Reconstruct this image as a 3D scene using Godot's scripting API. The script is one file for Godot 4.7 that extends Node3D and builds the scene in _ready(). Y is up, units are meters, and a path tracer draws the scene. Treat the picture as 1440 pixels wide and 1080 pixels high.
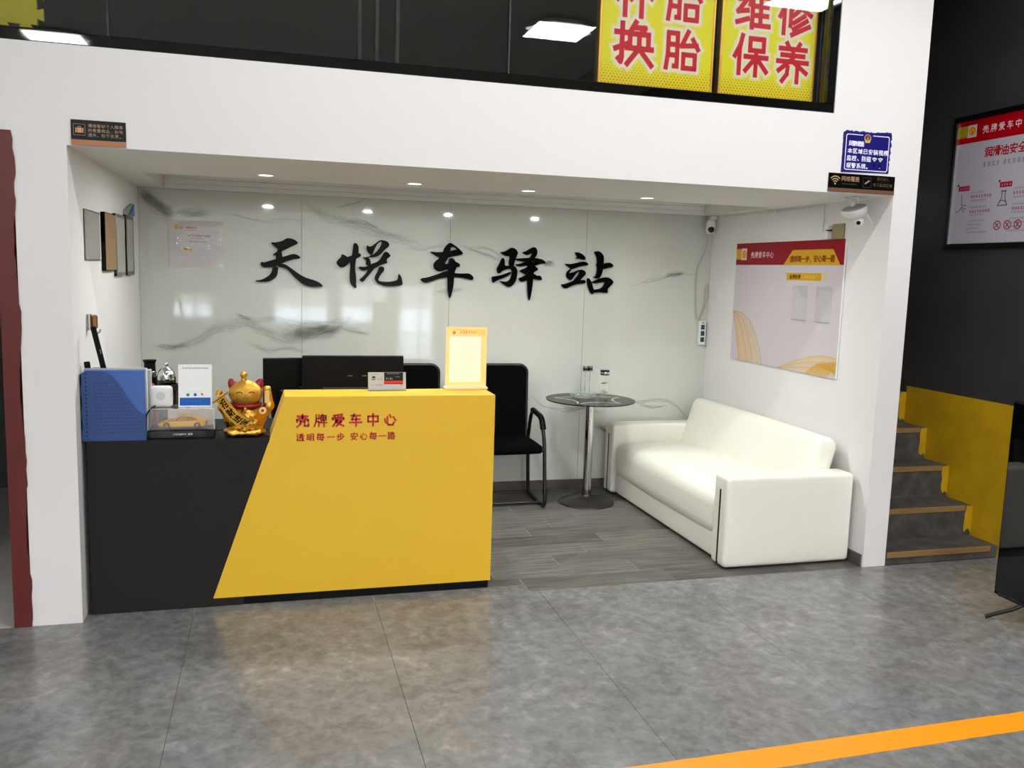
extends Node3D

# ---------- constants, metres ----------
const W := 3.91       # width of the alcove
const H := 2.0        # height of its opening
const D := 1.929      # its depth
const WR := 4.82      # the dark wall beside the stairs
const HC := 3.6       # ceiling of the hall
const HZ := 13.0       # the street wall behind the camera
const HL := -3.0      # left wall of the hall

var M := {}
var taken := {}
var glyph_cache := {}
var rng := RandomNumberGenerator.new()

# strokes of the printed characters on a 100 x 100 grid; @ puts a component into a box
const PARTS := {
	"ren": "70,2 55,25 10,55;50,32 50,98",
	"kou": "10,15 90,15 90,90 10,90 10,15",
	"yue": "15,5 15,60 2,98;15,5 88,5 88,92 65,92;15,35 88,35;15,63 88,63",
	"ri": "10,5 90,5 90,95 10,95 10,5;10,50 90,50",
	"shou": "5,25 95,25;55,3 55,85 48,95 28,88;2,65 95,52",
	"si": "26,4 8,32 32,30 6,62 34,58;4,88 36,78",
	"shui": "6,8 16,18;2,32 14,42;4,92 20,56",
	"chuo": "8,8 18,20;5,38 18,38 18,72 6,84;6,84 30,90 96,92",
	"nv": "22,4 10,60 40,92;40,28 28,70 4,96;2,34 44,34",
	"min": "14,0 86,0 86,90;14,0 14,90;38,0 38,90;62,0 62,90;2,95 98,95",
	"mian": "50,2 50,12;10,30 10,16 90,16 90,30",
}
const GLYPHS := {
	"壳": "12,14 88,14;50,2 50,28;22,28 78,28;8,58 8,42 92,42 92,58;35,56 35,75 10,97;35,56 66,56 66,90 94,90 94,74",
	"牌": "18,4 18,55 4,96;18,34 44,34;38,4 38,34;18,57 38,57 38,96;66,2 58,12;54,12 92,12 92,44 54,44 54,12;54,28 92,28;72,12 72,44 52,62;46,66 98,66;78,50 78,98",
	"爱": "80,3 15,12;24,18 30,27;48,16 50,25;78,14 68,27;8,44 8,32 92,32 92,44;25,46 78,46;42,46 12,95;34,60 74,60 36,96;34,64 92,95",
	"车": "15,15 85,15;40,2 22,45 82,45;5,68 95,68;53,28 53,98",
	"中": "12,22 88,22 88,64 12,64 12,22;50,3 50,97",
	"心": "8,45 14,72;28,28 28,82 40,92 72,92 80,72;45,12 56,32;76,30 94,58",
	"透": "@chuo:0,0,100,100;82,3 42,12;34,22 94,22;64,8 64,48;62,24 36,48;66,24 92,46;42,52 76,52 72,66 86,66 80,82 68,78;54,54 38,82",
	"明": "@ri:6,14,32,66;@yue:46,4,48,92",
	"每": "28,2 10,24;22,14 90,14;22,28 14,80 80,80;22,28 84,28 76,92 60,90;2,54 98,54;44,34 56,46;42,62 54,74",
	"一": "6,50 94,50",
	"步": "50,2 50,44;50,20 82,20;24,16 24,44;5,44 95,44;50,50 50,70;28,56 12,74;84,54 52,84 15,96",
	"安": "@mian:0,0,100,100;44,24 24,66 78,94;70,48 54,80 14,96;4,48 96,48",
	"路": "8,8 38,8 38,34 8,34 8,8;24,34 24,86;24,58 42,58;8,52 8,90;4,92 44,82;62,2 44,34;54,16 86,16 46,54;56,24 96,54;@kou:50,58,38,40",
	"胎": "@yue:4,4,36,92;66,2 48,38 92,34;80,20 96,44;@kou:50,52,42,44",
	"补": "20,2 28,14;4,24 40,24 4,64;24,46 24,98;24,46 40,62;38,36 28,48;66,2 66,98;66,38 92,56",
	"换": "@shou:2,4,32,92;54,2 38,28;50,14 78,14 68,28;40,28 88,28 88,60;40,28 40,60;32,60 98,60;64,30 64,60 34,96;66,62 98,96",
	"维": "@si:0,0,100,100;54,2 40,44;48,26 48,98;72,2 78,14;48,24 96,24;48,46 92,46;48,68 92,68;46,92 98,92;72,24 72,92",
	"修": "@ren:0,2,32,96;36,24 36,76;62,2 40,34;56,14 88,14 44,50;54,22 98,46;78,48 46,68;86,60 46,84;94,74 42,98",
	"保": "@ren:0,2,34,96;@kou:42,4,50,38;34,54 98,54;66,40 66,98;64,56 36,88;68,56 98,88",
	"养": "30,2 38,14;70,2 62,14;10,16 90,16;16,32 84,32;4,48 96,48;50,16 50,40 8,72;56,50 94,74;36,62 34,80 20,98;66,62 66,98",
	"金": "50,2 4,42;50,2 96,42;28,40 72,40;14,60 86,60;50,40 50,92;28,68 34,84;72,68 64,84;4,94 96,94",
	"技": "@shou:2,4,34,92;40,22 96,22;68,4 68,44;44,44 84,44 40,96;50,50 96,96",
	"师": "14,18 14,60;32,4 32,60 8,96;42,12 98,12;46,30 46,78;46,30 92,30 92,76 80,74;68,12 68,98",
	"润": "@shui:0,0,100,100;32,4 38,14;30,22 30,98;46,8 94,8 94,94 80,92;44,34 80,34;46,56 78,56;42,80 84,80;62,34 62,80",
	"滑": "@shui:0,0,100,100;40,36 40,4 84,4 84,36;60,18 60,36;60,20 84,20;28,50 28,36 96,36 96,50;@yue:38,48,48,50",
	"油": "@shui:0,0,100,100;34,28 92,28 92,96 34,96 34,28;34,62 92,62;62,4 62,96",
	"全": "50,2 4,44;50,2 96,44;22,46 78,46;28,68 72,68;50,46 50,94;8,94 92,94",
	"民": "16,8 84,8 84,34 16,34;16,8 16,92 50,78;16,56 92,56;50,34 64,80 94,96 96,78",
	"警": "4,10 50,10;18,2 18,18;36,2 36,18;16,20 8,36;14,24 46,24 46,46 36,46;16,30 34,30 34,42 16,42 16,30;64,2 54,20;60,12 96,12;88,14 52,46;62,18 96,46;10,52 90,52;24,62 76,62;24,72 76,72;@kou:24,76,52,22",
	"提": "@shou:2,4,34,92;@ri:48,4,40,36;38,50 98,50;68,50 68,92;68,70 92,70;52,60 38,96;46,76 62,92 98,96",
	"醒": "2,10 48,10;6,24 44,24 44,96 6,96 6,24;18,10 18,44 8,58;32,10 32,52 44,56;6,76 44,76;@ri:58,4,34,36;60,46 50,62;54,56 96,56;54,74 94,74;48,96 98,96;75,46 75,96",
	"本": "6,28 94,28;50,3 50,97;48,30 6,80;52,30 94,80;30,74 70,74",
	"区": "92,8 10,8 10,92 94,92;76,22 26,78;28,24 78,78",
	"域": "4,34 36,34;20,10 20,76;2,84 38,70;40,26 98,26;44,42 64,42 64,64 44,64 44,42;38,82 70,74;76,4 80,60 96,94;92,44 62,96",
	"已": "12,10 82,10 82,46;12,46 82,46;14,36 14,88 92,88 92,70",
	"装": "16,4 16,50;2,14 10,24;2,46 16,36;30,18 98,18;64,2 64,46;38,46 92,46;50,50 50,60;4,62 96,62;46,64 4,88;26,76 26,96 48,86;56,64 96,96;86,68 66,80",
	"视": "18,2 26,14;4,24 40,24 4,62;22,46 22,98;26,44 40,58;50,8 90,8 90,60;50,8 50,60;70,22 66,66 44,96;74,62 74,92 98,92 98,76",
	"频": "14,12 14,40;28,4 28,40;28,18 44,18;2,40 48,40;28,44 28,66;12,52 4,68;44,50 8,96;50,8 98,8;72,8 66,22;56,22 56,74;56,22 92,22 92,74;74,32 72,72 48,96;78,76 96,96",
	"监": "12,10 12,46;30,4 30,52;54,4 42,34;50,16 92,16;66,26 78,42;@min:0,58,100,38",
	"控": "@shou:2,4,34,92;68,2 68,14;42,30 42,16 96,16 96,30;58,30 42,50;78,30 96,48;46,58 92,58;68,58 68,92;38,94 98,94",
	"、": "20,70 40,92",
	"，": "20,74 26,84 16,98",
	"。": "15,78 30,78 30,93 15,93 15,78",
	"防": "10,4 10,98;10,6 34,6 22,40 36,62 16,72;66,2 70,16;40,24 98,24;62,24 58,62 36,98;60,50 90,50 84,94 68,90",
	"盗": "6,6 16,18;2,48 18,30;44,2 30,30;40,12 94,12 84,26;62,16 58,36 26,54;62,34 94,54;@min:0,62,100,34",
	"报": "@shou:2,4,34,92;46,4 46,98;46,6 90,6 88,36 72,34;50,48 90,48 48,98;56,56 96,96",
	"系": "84,4 14,14;46,14 24,32 66,32 22,56 80,54;70,42 86,60;50,56 50,96 38,92;30,68 10,90;70,68 92,88",
	"统": "@si:0,0,100,100;68,2 72,14;40,20 98,20;66,22 48,46 88,44;78,32 92,50;58,54 56,72 38,96;76,54 76,90 96,90 96,74",
	"网": "8,98 8,8 92,8 92,94 76,92;24,26 46,76;44,24 20,76;54,26 78,76;76,24 52,76",
	"络": "@si:0,0,100,100;62,2 42,34;54,16 88,16 42,54;54,24 98,54;@kou:48,60,42,38",
	"覆": "4,6 96,6;14,16 86,16 86,32 14,32 14,16;38,6 38,32;62,6 62,32;24,38 6,54;26,54 6,72;18,64 18,98;44,38 36,50;42,44 94,44;44,52 86,52 86,70 44,70 44,52;44,61 86,61;54,72 36,88;50,78 86,78 40,98;56,84 96,98",
	"盖": "30,2 38,12;70,2 62,12;10,14 90,14;18,28 82,28;4,44 96,44;50,14 50,44;@min:0,58,100,38",
	"请": "10,6 20,18;4,34 20,34 20,84 34,72;40,12 96,12;44,26 92,26;36,40 98,40;68,2 68,40;46,52 46,98;46,52 90,52 90,96 76,94;46,66 90,66;46,80 90,80",
	"管": "22,2 6,22;16,12 44,12;30,14 36,24;64,2 52,22;58,12 96,12;74,14 80,24;50,24 50,34;10,50 10,38 90,38 90,50;26,50 76,50 76,66 26,66;26,50 26,98;26,78 80,78 80,96 26,96",
	"好": "@nv:0,0,100,100;52,12 92,12 70,36;72,36 72,90 56,92;48,54 98,54",
	"个": "50,2 2,50;50,2 98,50;50,36 50,98",
	"人": "50,4 46,50 4,96;50,40 96,96",
	"随": "8,4 8,98;8,6 28,6 18,36 30,58 12,66;36,10 42,22;34,40 44,40 44,76 34,90 46,88 98,94;50,16 98,16;68,2 48,44;62,36 62,80;62,36 90,36 90,78;62,50 90,50;62,64 90,64",
	"身": "48,2 40,14;22,14 78,14 78,92 62,90;22,14 22,64;22,30 78,30;22,46 78,46;4,64 92,64 10,98",
	"物": "14,12 6,36;2,34 40,34;24,2 24,98;2,68 42,56;56,2 42,40;50,22 96,22 90,94 76,90;66,24 42,70;82,24 50,92",
	"品": "@kou:26,2,48,40;@kou:2,54,44,42;@kou:54,54,44,42",
	"贵": "24,12 76,12 76,30 24,30 24,12;50,2 50,42;4,42 96,42;22,52 22,80;22,52 78,52 78,80;50,58 48,78 14,98;56,80 88,98",
	"重": "80,4 16,10;4,22 96,22;18,34 82,34 82,62 18,62 18,34;18,48 82,48;50,10 50,94;12,78 88,78;4,94 96,94",
	"的": "24,2 16,18;8,18 42,18 42,90 8,90 8,18;8,54 42,54;66,2 50,38;60,20 94,20 88,92 72,88;60,46 74,62",
	"如": "@nv:0,0,100,100;@kou:54,24,40,60",
	"有": "4,18 96,18;44,2 6,58;36,40 36,98;36,40 82,40 82,94 66,92;36,58 82,58;36,76 82,76",
	"遗": "@chuo:0,0,100,100;42,8 88,8 88,24 42,24 42,8;65,2 65,34;34,34 96,34;44,42 44,68;44,42 86,42 86,68;65,48 60,68 38,80;70,70 90,80",
	"失": "28,4 12,34;22,22 88,22;4,50 96,50;50,4 46,56 6,96;52,54 96,96",
	"恕": "22,2 10,34 40,52;38,14 28,36 4,54;2,22 44,22;@kou:54,12,38,34;10,66 4,86;28,60 28,88 40,94 70,94 78,82;46,58 56,74;80,62 94,82",
	"不": "6,10 94,10;54,12 6,62;50,34 50,98;62,40 94,68",
	"负": "40,2 12,34;34,14 72,14 58,32;22,36 22,76;22,36 78,36 78,76;50,42 46,72 10,98;58,76 90,98",
	"责": "10,8 90,8;18,22 82,22;4,38 96,38;50,2 50,38;22,50 22,78;22,50 78,50 78,78;50,54 46,76 10,98;58,78 90,98",
	"您": "22,2 6,34;16,18 16,56;46,2 34,24;42,12 92,12 84,26;64,14 64,52 54,50;48,30 38,46;80,30 92,46;10,68 4,88;28,62 28,88 40,94 70,94 78,82;46,60 56,74;80,64 94,82",
	"进": "@chuo:0,0,100,100;38,24 94,24;34,48 98,48;54,4 54,50 40,78;78,4 78,78",
	"入": "34,4 50,20 6,96;50,20 96,96",
	"电": "14,18 86,18 86,68 14,68 14,18;14,43 86,43;50,2 50,90 94,90 94,76",
	"子": "14,10 84,10 52,38;52,38 52,92 36,90;4,52 96,52",
	"皇": "48,2 40,12;20,12 80,12 80,46 20,46 20,12;20,29 80,29;10,58 90,58;18,75 82,75;4,94 96,94;50,58 50,94",
	"冠": "8,26 8,8 92,8 92,24;14,30 46,30;4,48 54,48;22,48 18,74 4,96;38,48 38,88 60,88;54,40 94,40;80,26 80,92 66,90;60,58 70,74",
	"招": "@shou:2,4,34,92;44,8 92,8 86,42 70,38;62,10 40,46;@kou:48,54,42,42",
	"财": "8,10 42,10 42,66;8,10 8,66;26,22 24,64 4,96;30,68 44,92;48,30 98,30;80,4 80,92 64,90;76,32 48,74",
	"宝": "@mian:0,0,100,100;22,38 78,38;22,62 78,62;50,38 50,90;6,92 94,92;66,70 76,82",
	"C": "88,18 60,4 28,14 14,50 28,86 60,96 88,82", "R": "20,98 20,4 70,4 84,28 70,50 20,50;50,50 86,98", "O": "50,4 86,24 86,76 50,96 14,76 14,24 50,4",
	"W": "4,4 26,96 50,24 74,96 96,4", "N": "16,98 16,4 84,96 84,4",
}

# outlines of the five acrylic characters and the run of the veins on the back wall, in millimetres
const CALLIGRAPHY := {
	"tian": ["788,1693 811,1693 845,1700 867,1711 885,1723 907,1723 929,1717 950,1704 955,1693 944,1685 915,1671 885,1655 850,1637 841,1634 833,1649 808,1669 791,1683", "826,1649 848,1665 855,1616 859,1601 848,1571 815,1569 817,1607 811,1615 796,1607 804,1622 824,1634", "723,1563 730,1569 741,1563 778,1576 815,1588 855,1601 888,1613 922,1624 940,1623 963,1612 971,1603 963,1597 925,1590 888,1578 855,1561 826,1543 789,1534 752,1532 730,1539 721,1550", "796,1539 831,1540 829,1509 822,1479 807,1465 785,1449 759,1441 722,1440 697,1442 688,1448 722,1452 752,1466 777,1485 790,1505", "826,1555 862,1560 888,1549 914,1531 944,1509 974,1489 1004,1474 1041,1464 1075,1453 1098,1440 1113,1424 1106,1418 1068,1415 1030,1416 1004,1423 977,1437 955,1456 929,1478 907,1504 885,1526 855,1537 829,1538"],
	"yue": ["1308,1703 1318,1711 1331,1704 1341,1687 1342,1656 1341,1640 1326,1605 1321,1578 1319,1539 1325,1501 1328,1466 1326,1439 1330,1421 1322,1413 1308,1423 1289,1445 1285,1476 1285,1515 1288,1554 1288,1585 1299,1631 1305,1670", "1230,1634 1253,1628 1269,1615 1295,1627 1322,1640 1349,1644 1359,1631 1353,1622 1330,1609 1303,1597 1280,1577 1254,1553 1235,1546 1219,1548 1202,1567 1198,1580 1211,1598 1230,1617", "1393,1692 1401,1697 1411,1689 1426,1692 1445,1706 1469,1726 1484,1735 1500,1733 1469,1715 1453,1691 1442,1663 1432,1636 1419,1635 1403,1650 1393,1673", "1476,1734 1507,1733 1531,1725 1543,1708 1537,1692 1516,1676 1501,1658 1485,1640 1462,1625 1431,1620 1400,1619 1423,1634 1438,1638 1465,1664 1481,1688 1492,1712 1488,1727", "1369,1621 1384,1617 1400,1623 1411,1612 1419,1593 1423,1573 1408,1561 1388,1572 1392,1596 1380,1609", "1508,1654 1520,1660 1534,1655 1552,1636 1548,1628 1528,1612 1525,1600 1533,1587 1509,1578 1482,1569 1463,1555 1431,1539 1400,1538 1373,1530 1354,1536 1338,1550 1350,1556 1377,1555 1400,1561 1427,1577 1454,1586 1478,1602 1493,1626", "1408,1550 1455,1559 1439,1539 1416,1511 1393,1483 1370,1455 1354,1461 1350,1474 1370,1490 1393,1518", "1474,1556 1490,1562 1506,1559 1512,1545 1506,1529 1490,1513 1477,1489 1471,1474 1479,1464 1511,1461 1550,1462 1581,1469 1601,1477 1605,1501 1608,1520 1625,1497 1631,1470 1635,1444 1610,1438 1550,1432 1511,1433 1487,1441 1464,1450 1448,1473 1449,1496 1467,1528"],
	"che": ["1814,1671 1858,1668 1903,1671 1955,1681 1998,1691 2046,1667 2029,1656 1981,1646 1944,1636 1891,1626 1875,1633 1838,1652", "1901,1668 1914,1700 1932,1722 1950,1735 1966,1729 2004,1705 2046,1667 1998,1689 1985,1706 1955,1705 1955,1680", "1879,1631 1944,1636 1928,1613 1916,1591 1949,1596 1981,1611 2006,1604 2023,1592 2023,1580 2007,1572 1982,1567 1925,1553 1901,1543 1873,1540 1852,1551 1840,1575 1843,1595 1859,1613 1875,1625", "1945,1622 1956,1631 1973,1631 1987,1617 1998,1592 1997,1564 1987,1539 1983,1511 1982,1471 1977,1427 1966,1379 1956,1359 1947,1378 1940,1422 1939,1470 1936,1526 1941,1574", "1753,1485 1761,1491 1801,1498 1841,1511 1881,1526 1921,1545 1958,1542 1991,1531 2036,1531 2086,1534 2107,1521 2120,1503 2114,1491 2099,1488 2074,1496 2033,1503 1984,1505 1935,1502 1882,1493 1838,1475 1793,1460 1765,1468"],
	"yi": ["2298,1683 2332,1688 2362,1706 2380,1718 2402,1714 2420,1702 2429,1681 2422,1666 2413,1642 2405,1612 2402,1590 2366,1593 2365,1619 2373,1658 2350,1657 2323,1666", "2324,1649 2336,1631 2339,1592 2366,1593 2401,1594 2420,1582 2430,1557 2426,1522 2418,1487 2401,1463 2384,1450 2361,1447 2338,1460 2316,1476 2302,1487 2324,1485 2356,1484 2373,1495 2386,1525 2389,1555 2380,1572 2357,1572 2322,1558 2305,1540 2287,1540 2280,1569 2294,1595 2311,1634", "2248,1517 2279,1520 2323,1532 2358,1546 2383,1553 2381,1540 2359,1522 2324,1506 2297,1497 2262,1475 2253,1475 2248,1496", "2457,1688 2488,1698 2515,1716 2541,1728 2560,1720 2569,1699 2566,1677 2553,1655 2540,1646 2508,1645 2525,1667 2536,1691 2516,1677 2493,1670 2471,1678", "2413,1644 2454,1647 2508,1653 2553,1653 2589,1648 2617,1640 2631,1625 2629,1617 2600,1616 2568,1604 2546,1594 2536,1611 2545,1629 2518,1628 2490,1627 2454,1626 2418,1633", "2410,1603 2446,1611 2477,1622 2508,1632 2536,1629 2541,1603 2564,1591 2578,1578 2574,1569 2547,1554 2543,1534 2503,1533 2466,1545 2441,1559 2456,1570 2492,1584 2509,1598 2478,1597 2447,1591 2419,1595", "2436,1509 2467,1521 2502,1541 2543,1547 2571,1530 2594,1533 2608,1514 2608,1501 2576,1502 2540,1508 2504,1500 2468,1487 2450,1488", "2502,1546 2543,1547 2543,1486 2538,1434 2530,1386 2524,1360 2515,1360 2509,1399 2503,1459"],
	"zhan": ["2845,1703 2874,1702 2904,1689 2923,1670 2924,1655 2914,1649 2888,1656 2863,1661 2849,1659 2865,1669 2849,1689", "2771,1621 2807,1618 2844,1625 2877,1634 2906,1640 2931,1637 2948,1624 2943,1614 2916,1610 2882,1603 2854,1592 2821,1581 2810,1591 2782,1609", "2810,1583 2825,1583 2803,1555 2838,1562 2867,1577 2896,1584 2917,1578 2932,1563 2929,1547 2911,1531 2891,1507 2858,1486 2829,1486 2852,1518 2876,1546 2886,1566 2875,1569 2855,1549 2840,1525 2824,1507 2807,1509 2790,1524 2785,1547 2792,1567", "2752,1478 2767,1476 2795,1485 2836,1501 2878,1507 2920,1512 2932,1504 2931,1488 2887,1483 2850,1476 2817,1462 2789,1447 2768,1451 2755,1466", "2987,1712 3020,1716 3042,1706 3060,1685 3063,1657 3061,1618 3058,1579 3049,1547 3033,1524 3012,1522 2986,1531 3007,1542 3014,1569 3015,1601 3006,1620 3014,1632 3010,1668 2996,1694", "3056,1626 3075,1634 3105,1639 3126,1632 3139,1615 3127,1606 3094,1599 3060,1588", "2942,1522 2955,1525 2970,1509 2980,1489 2990,1458 2999,1442 3004,1427 2985,1410 2970,1422 2951,1461 2944,1492", "2975,1497 3013,1514 3050,1529 3092,1536 3123,1525 3144,1504 3137,1490 3113,1465 3099,1449 3104,1425 3085,1423 3042,1428 3000,1421 2994,1444 3041,1451 3062,1464 3077,1492 3072,1504 3039,1495 2988,1488"],
}
const VEINS := [
	["10,1977 46,1945 86,1908 155,1860 208,1849", 90, 0.30],
	["188,1848 313,1863 439,1873", 50, 0.42],
	["439,1873 566,1853 739,1829 871,1840 1049,1834", 14, 0.50],
	["1004,1954 1116,1878 1230,1842 1368,1802 1480,1774 1665,1735 1795,1716", 67, 0.45],
	["1184,1931 1321,1970 1413,2020", 14, 0.40],
	["1230,1897 1276,1853 1368,1848 1508,1794", 29, 0.45],
	["4,974 172,1007 343,1062 429,1131 560,1169 621,1184 730,1130 859,1071 977,1072 1091,1111 1215,1155 1289,1222 1326,1298", 53, 0.50],
	["621,1175 802,1196 1036,1162 1270,1193 1373,1180", 48, 0.35],
	["869,1104 1050,1124 1234,1145", 80, 0.14],
	["1215,1155 1327,1128 1445,1105", 24, 0.35],
	["602,1060 703,1024 779,1001 913,1020 1050,965", 29, 0.35],
	["560,1238 625,1207 691,1194", 19, 0.35],
	["47,1028 172,1016 300,1044", 34, 0.30],
	["2498,743 2574,676 2667,603 2829,575 2932,590 3067,619 3233,628 3385,626 3573,640 3661,613 3727,574 3789,509 3906,436", 29, 0.75],
	["2741,633 2850,601 3014,573 3125,556", 43, 0.52],
	["3386,616 3489,593 3633,602", 19, 0.68],
	["3041,468 3132,424 3179,370", 24, 0.75],
	["2319,668 2424,627 2575,666", 19, 0.45],
	["3247,1477 3356,1500 3533,1541 3696,1576 3834,1564", 14, 0.75],
	["3549,1556 3633,1569 3701,1576", 34, 0.52],
	["1980,1723 2104,1699 2275,1642 2393,1622", 24, 0.60],
	["2088,1718 2239,1694 2341,1630", 14, 0.52],
	["2625,1610 2703,1622", 29, 0.52],
	["1859,1399 1947,1416 2070,1433", 24, 0.30],
	["1323,1625 1417,1609 1534,1622", 19, 0.20],
	["1604,1700 1747,1686 1892,1710 1989,1723", 19, 0.30],
]

const HEX_ENERGY := 3.9
const FAR_FILL_SHARE := 0.6
const TUBE_ENERGY := 1.95
const DOWN_ENERGY := 0.98
const SKY_ENERGY := 4.6

# ---------- 2D: strokes and pictures ----------
func points(s: String, scale := 1.0) -> PackedVector2Array:
	var a := PackedVector2Array()
	for t in s.split(" ", false):
		var c := t.split(",")
		a.append(Vector2(float(c[0]), float(c[1])) * scale)
	return a

func glyph(ch: String) -> Array:
	if glyph_cache.has(ch): return glyph_cache[ch]
	var out := []
	if GLYPHS.has(ch):
		for s in GLYPHS[ch].split(";"):
			if s.begins_with("@"):
				var h: PackedStringArray = s.substr(1).split(":")
				var b := PackedVector2Array()
				var v := h[1].split(",")
				for q in PARTS[h[0]].split(";"):
					b = points(q)
					for i in b.size():
						b[i] = Vector2(float(v[0]) + b[i].x * float(v[2]) / 100.0, float(v[1]) + b[i].y * float(v[3]) / 100.0)
					out.append(b)
			else:
				out.append(points(s))
	glyph_cache[ch] = out
	return out

class Canvas:
	var img: Image
	var w: int
	var h: int
	func _init(ww: int, hh: int, c: Color):
		w = ww; h = hh
		img = Image.create(w, h, true, Image.FORMAT_RGBA8)
		img.fill(c)
	func dot(x: int, y: int, c: Color, a: float):
		if x < 0 or y < 0 or x >= w or y >= h or a <= 0.0: return
		img.set_pixel(x, y, img.get_pixel(x, y).lerp(c, minf(a, 1.0)))
	func rect(x: float, y: float, ww: float, hh: float, c: Color):
		img.fill_rect(Rect2i(int(x), int(y), int(ww), int(hh)), c)
	func seg(a: Vector2, b: Vector2, wd: float, c: Color, soft := 1.0, alpha := 1.0):
		var d := b - a
		var l := d.length()
		var u := d / l if l > 0.001 else Vector2.RIGHT
		var m := (a + b) * 0.5
		var hl := l * 0.5 + wd * 0.42
		var r := wd * 0.5 + soft
		var x0 := int(floor(minf(a.x, b.x) - r - 1)); var x1 := int(ceil(maxf(a.x, b.x) + r + 1))
		var y0 := int(floor(minf(a.y, b.y) - r - 1)); var y1 := int(ceil(maxf(a.y, b.y) + r + 1))
		for y in range(maxi(y0, 0), mini(y1, h - 1) + 1):
			for x in range(maxi(x0, 0), mini(x1, w - 1) + 1):
				var p := Vector2(x + 0.5, y + 0.5) - m
				var dx := absf(p.dot(u)) - hl
				var dy := absf(p.x * u.y - p.y * u.x) - wd * 0.5
				var dd := maxf(dx, dy)
				if dd < soft:
					dot(x, y, c, alpha * clampf(0.5 - 0.5 * dd / soft, 0.0, 1.0))
	func line(p: PackedVector2Array, wd: float, c: Color, soft := 0.7, alpha := 1.0):
		for i in p.size() - 1: seg(p[i], p[i + 1], wd, c, soft, alpha)
	func disc(at: Vector2, r: float, c: Color, alpha := 1.0, soft := 0.8):
		for y in range(maxi(int(at.y - r - 2), 0), mini(int(at.y + r + 2), h - 1) + 1):
			for x in range(maxi(int(at.x - r - 2), 0), mini(int(at.x + r + 2), w - 1) + 1):
				var d := Vector2(x + 0.5, y + 0.5).distance_to(at) - r
				if d < soft: dot(x, y, c, alpha * clampf(0.5 - 0.5 * d / soft, 0.0, 1.0))
	func poly(p: PackedVector2Array, c: Color, alpha := 1.0):
		var lo := p[0]; var hi := p[0]
		for q in p: lo = lo.min(q); hi = hi.max(q)
		for y in range(maxi(int(lo.y), 0), mini(int(hi.y) + 1, h)):
			var xs := []
			for i in p.size():
				var a := p[i]; var b := p[(i + 1) % p.size()]
				var yy := y + 0.5
				if (a.y <= yy and b.y > yy) or (b.y <= yy and a.y > yy): xs.append(a.x + (yy - a.y) / (b.y - a.y) * (b.x - a.x))
			xs.sort()
			for k in range(0, xs.size() - 1, 2):
				for x in range(int(round(xs[k])), int(round(xs[k + 1]))): dot(x, y, c, alpha)
	func bars(x: float, y: float, ww: float, hh: float, c: Color, g: RandomNumberGenerator, alpha := 0.8):
		var at := x
		while at < x + ww:
			var k := hh * g.randf_range(0.6, 1.0)
			for n in 3:
				var yy := y + hh * (0.15 + 0.35 * n)
				seg(Vector2(at, yy), Vector2(at + k, yy), hh * 0.16, c, 0.6, alpha * g.randf_range(0.5, 1.0))
			seg(Vector2(at + k * g.randf_range(0.3, 0.7), y), Vector2(at + k * 0.5, y + hh), hh * 0.16, c, 0.6, alpha)
			at += hh * 1.25

func write(cv: Canvas, s: String, x: float, y: float, size: float, c: Color, weight := 0.1, pitch := 1.12, soft := 0.7, narrow := 1.0):
	var at := x
	for ch in s:
		for p in glyph(ch):
			var q := PackedVector2Array()
			for v in p: q.append(Vector2(at + v.x * size * narrow / 100.0, y + v.y * size / 100.0))
			cv.line(q, size * weight, c, soft)
		at += size * pitch * narrow

func pecten(cv: Canvas, at: Vector2, r: float):
	var red := Color(0.82, 0.1, 0.12); var yel := Color(0.98, 0.8, 0.1)
	for k in 2:
		var rr := r * (1.0 if k == 0 else 0.82)
		var p := PackedVector2Array([at + Vector2(-0.45, 0.9) * rr])
		for i in 17:
			var a := PI * (1.12 + i / 16.0 * -1.24)
			p.append(at + Vector2(cos(a), -sin(a)) * rr * (1.0 if i % 2 == 0 else 0.94) + Vector2(0, 0.1 * rr))
		p.append(at + Vector2(0.45, 0.9) * rr)
		cv.poly(p, red if k == 0 else yel)
	for i in 5:
		var a := PI * (0.18 + 0.16 * i)
		cv.seg(at + Vector2(0, 0.75) * r, at + Vector2(cos(a), -sin(a) + 0.1) * r * 0.8, r * 0.09, red, 0.5)

func tex(cv: Canvas) -> ImageTexture:
	cv.img.generate_mipmaps()
	return ImageTexture.create_from_image(cv.img)

# ---------- materials ----------
func mat(c: Color, rough := 0.6, metal := 0.0) -> StandardMaterial3D:
	var m := StandardMaterial3D.new()
	m.albedo_color = c; m.roughness = rough; m.metallic = metal
	return m

func printed(t: Texture2D, rough := 0.5) -> StandardMaterial3D:
	var m := mat(Color.WHITE, rough)
	m.albedo_texture = t
	m.metallic_specular = 0.3
	return m

func clear(c: Color, a: float, rough := 0.03) -> StandardMaterial3D:
	var m := mat(Color(c.r, c.g, c.b, a), rough)
	m.transparency = BaseMaterial3D.TRANSPARENCY_ALPHA
	return m

func glowing(c: Color, e: float) -> StandardMaterial3D:
	var m := mat(c, 0.5)
	m.emission_enabled = true; m.emission = c; m.emission_energy_multiplier = e
	return m

func noise_tex(f: float, seed_: int, lo: Color, hi: Color, size := 256, oct := 4, kind := FastNoiseLite.TYPE_SIMPLEX_SMOOTH) -> ImageTexture:
	var n := FastNoiseLite.new()
	n.noise_type = kind; n.frequency = f; n.seed = seed_; n.fractal_octaves = oct
	var src := n.get_seamless_image(size, size)
	var img := Image.create(size, size, false, Image.FORMAT_RGBA8)
	for y in size:
		for x in size: img.set_pixel(x, y, lo.lerp(hi, src.get_pixel(x, y).r))
	img.generate_mipmaps()
	return ImageTexture.create_from_image(img)

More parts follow.
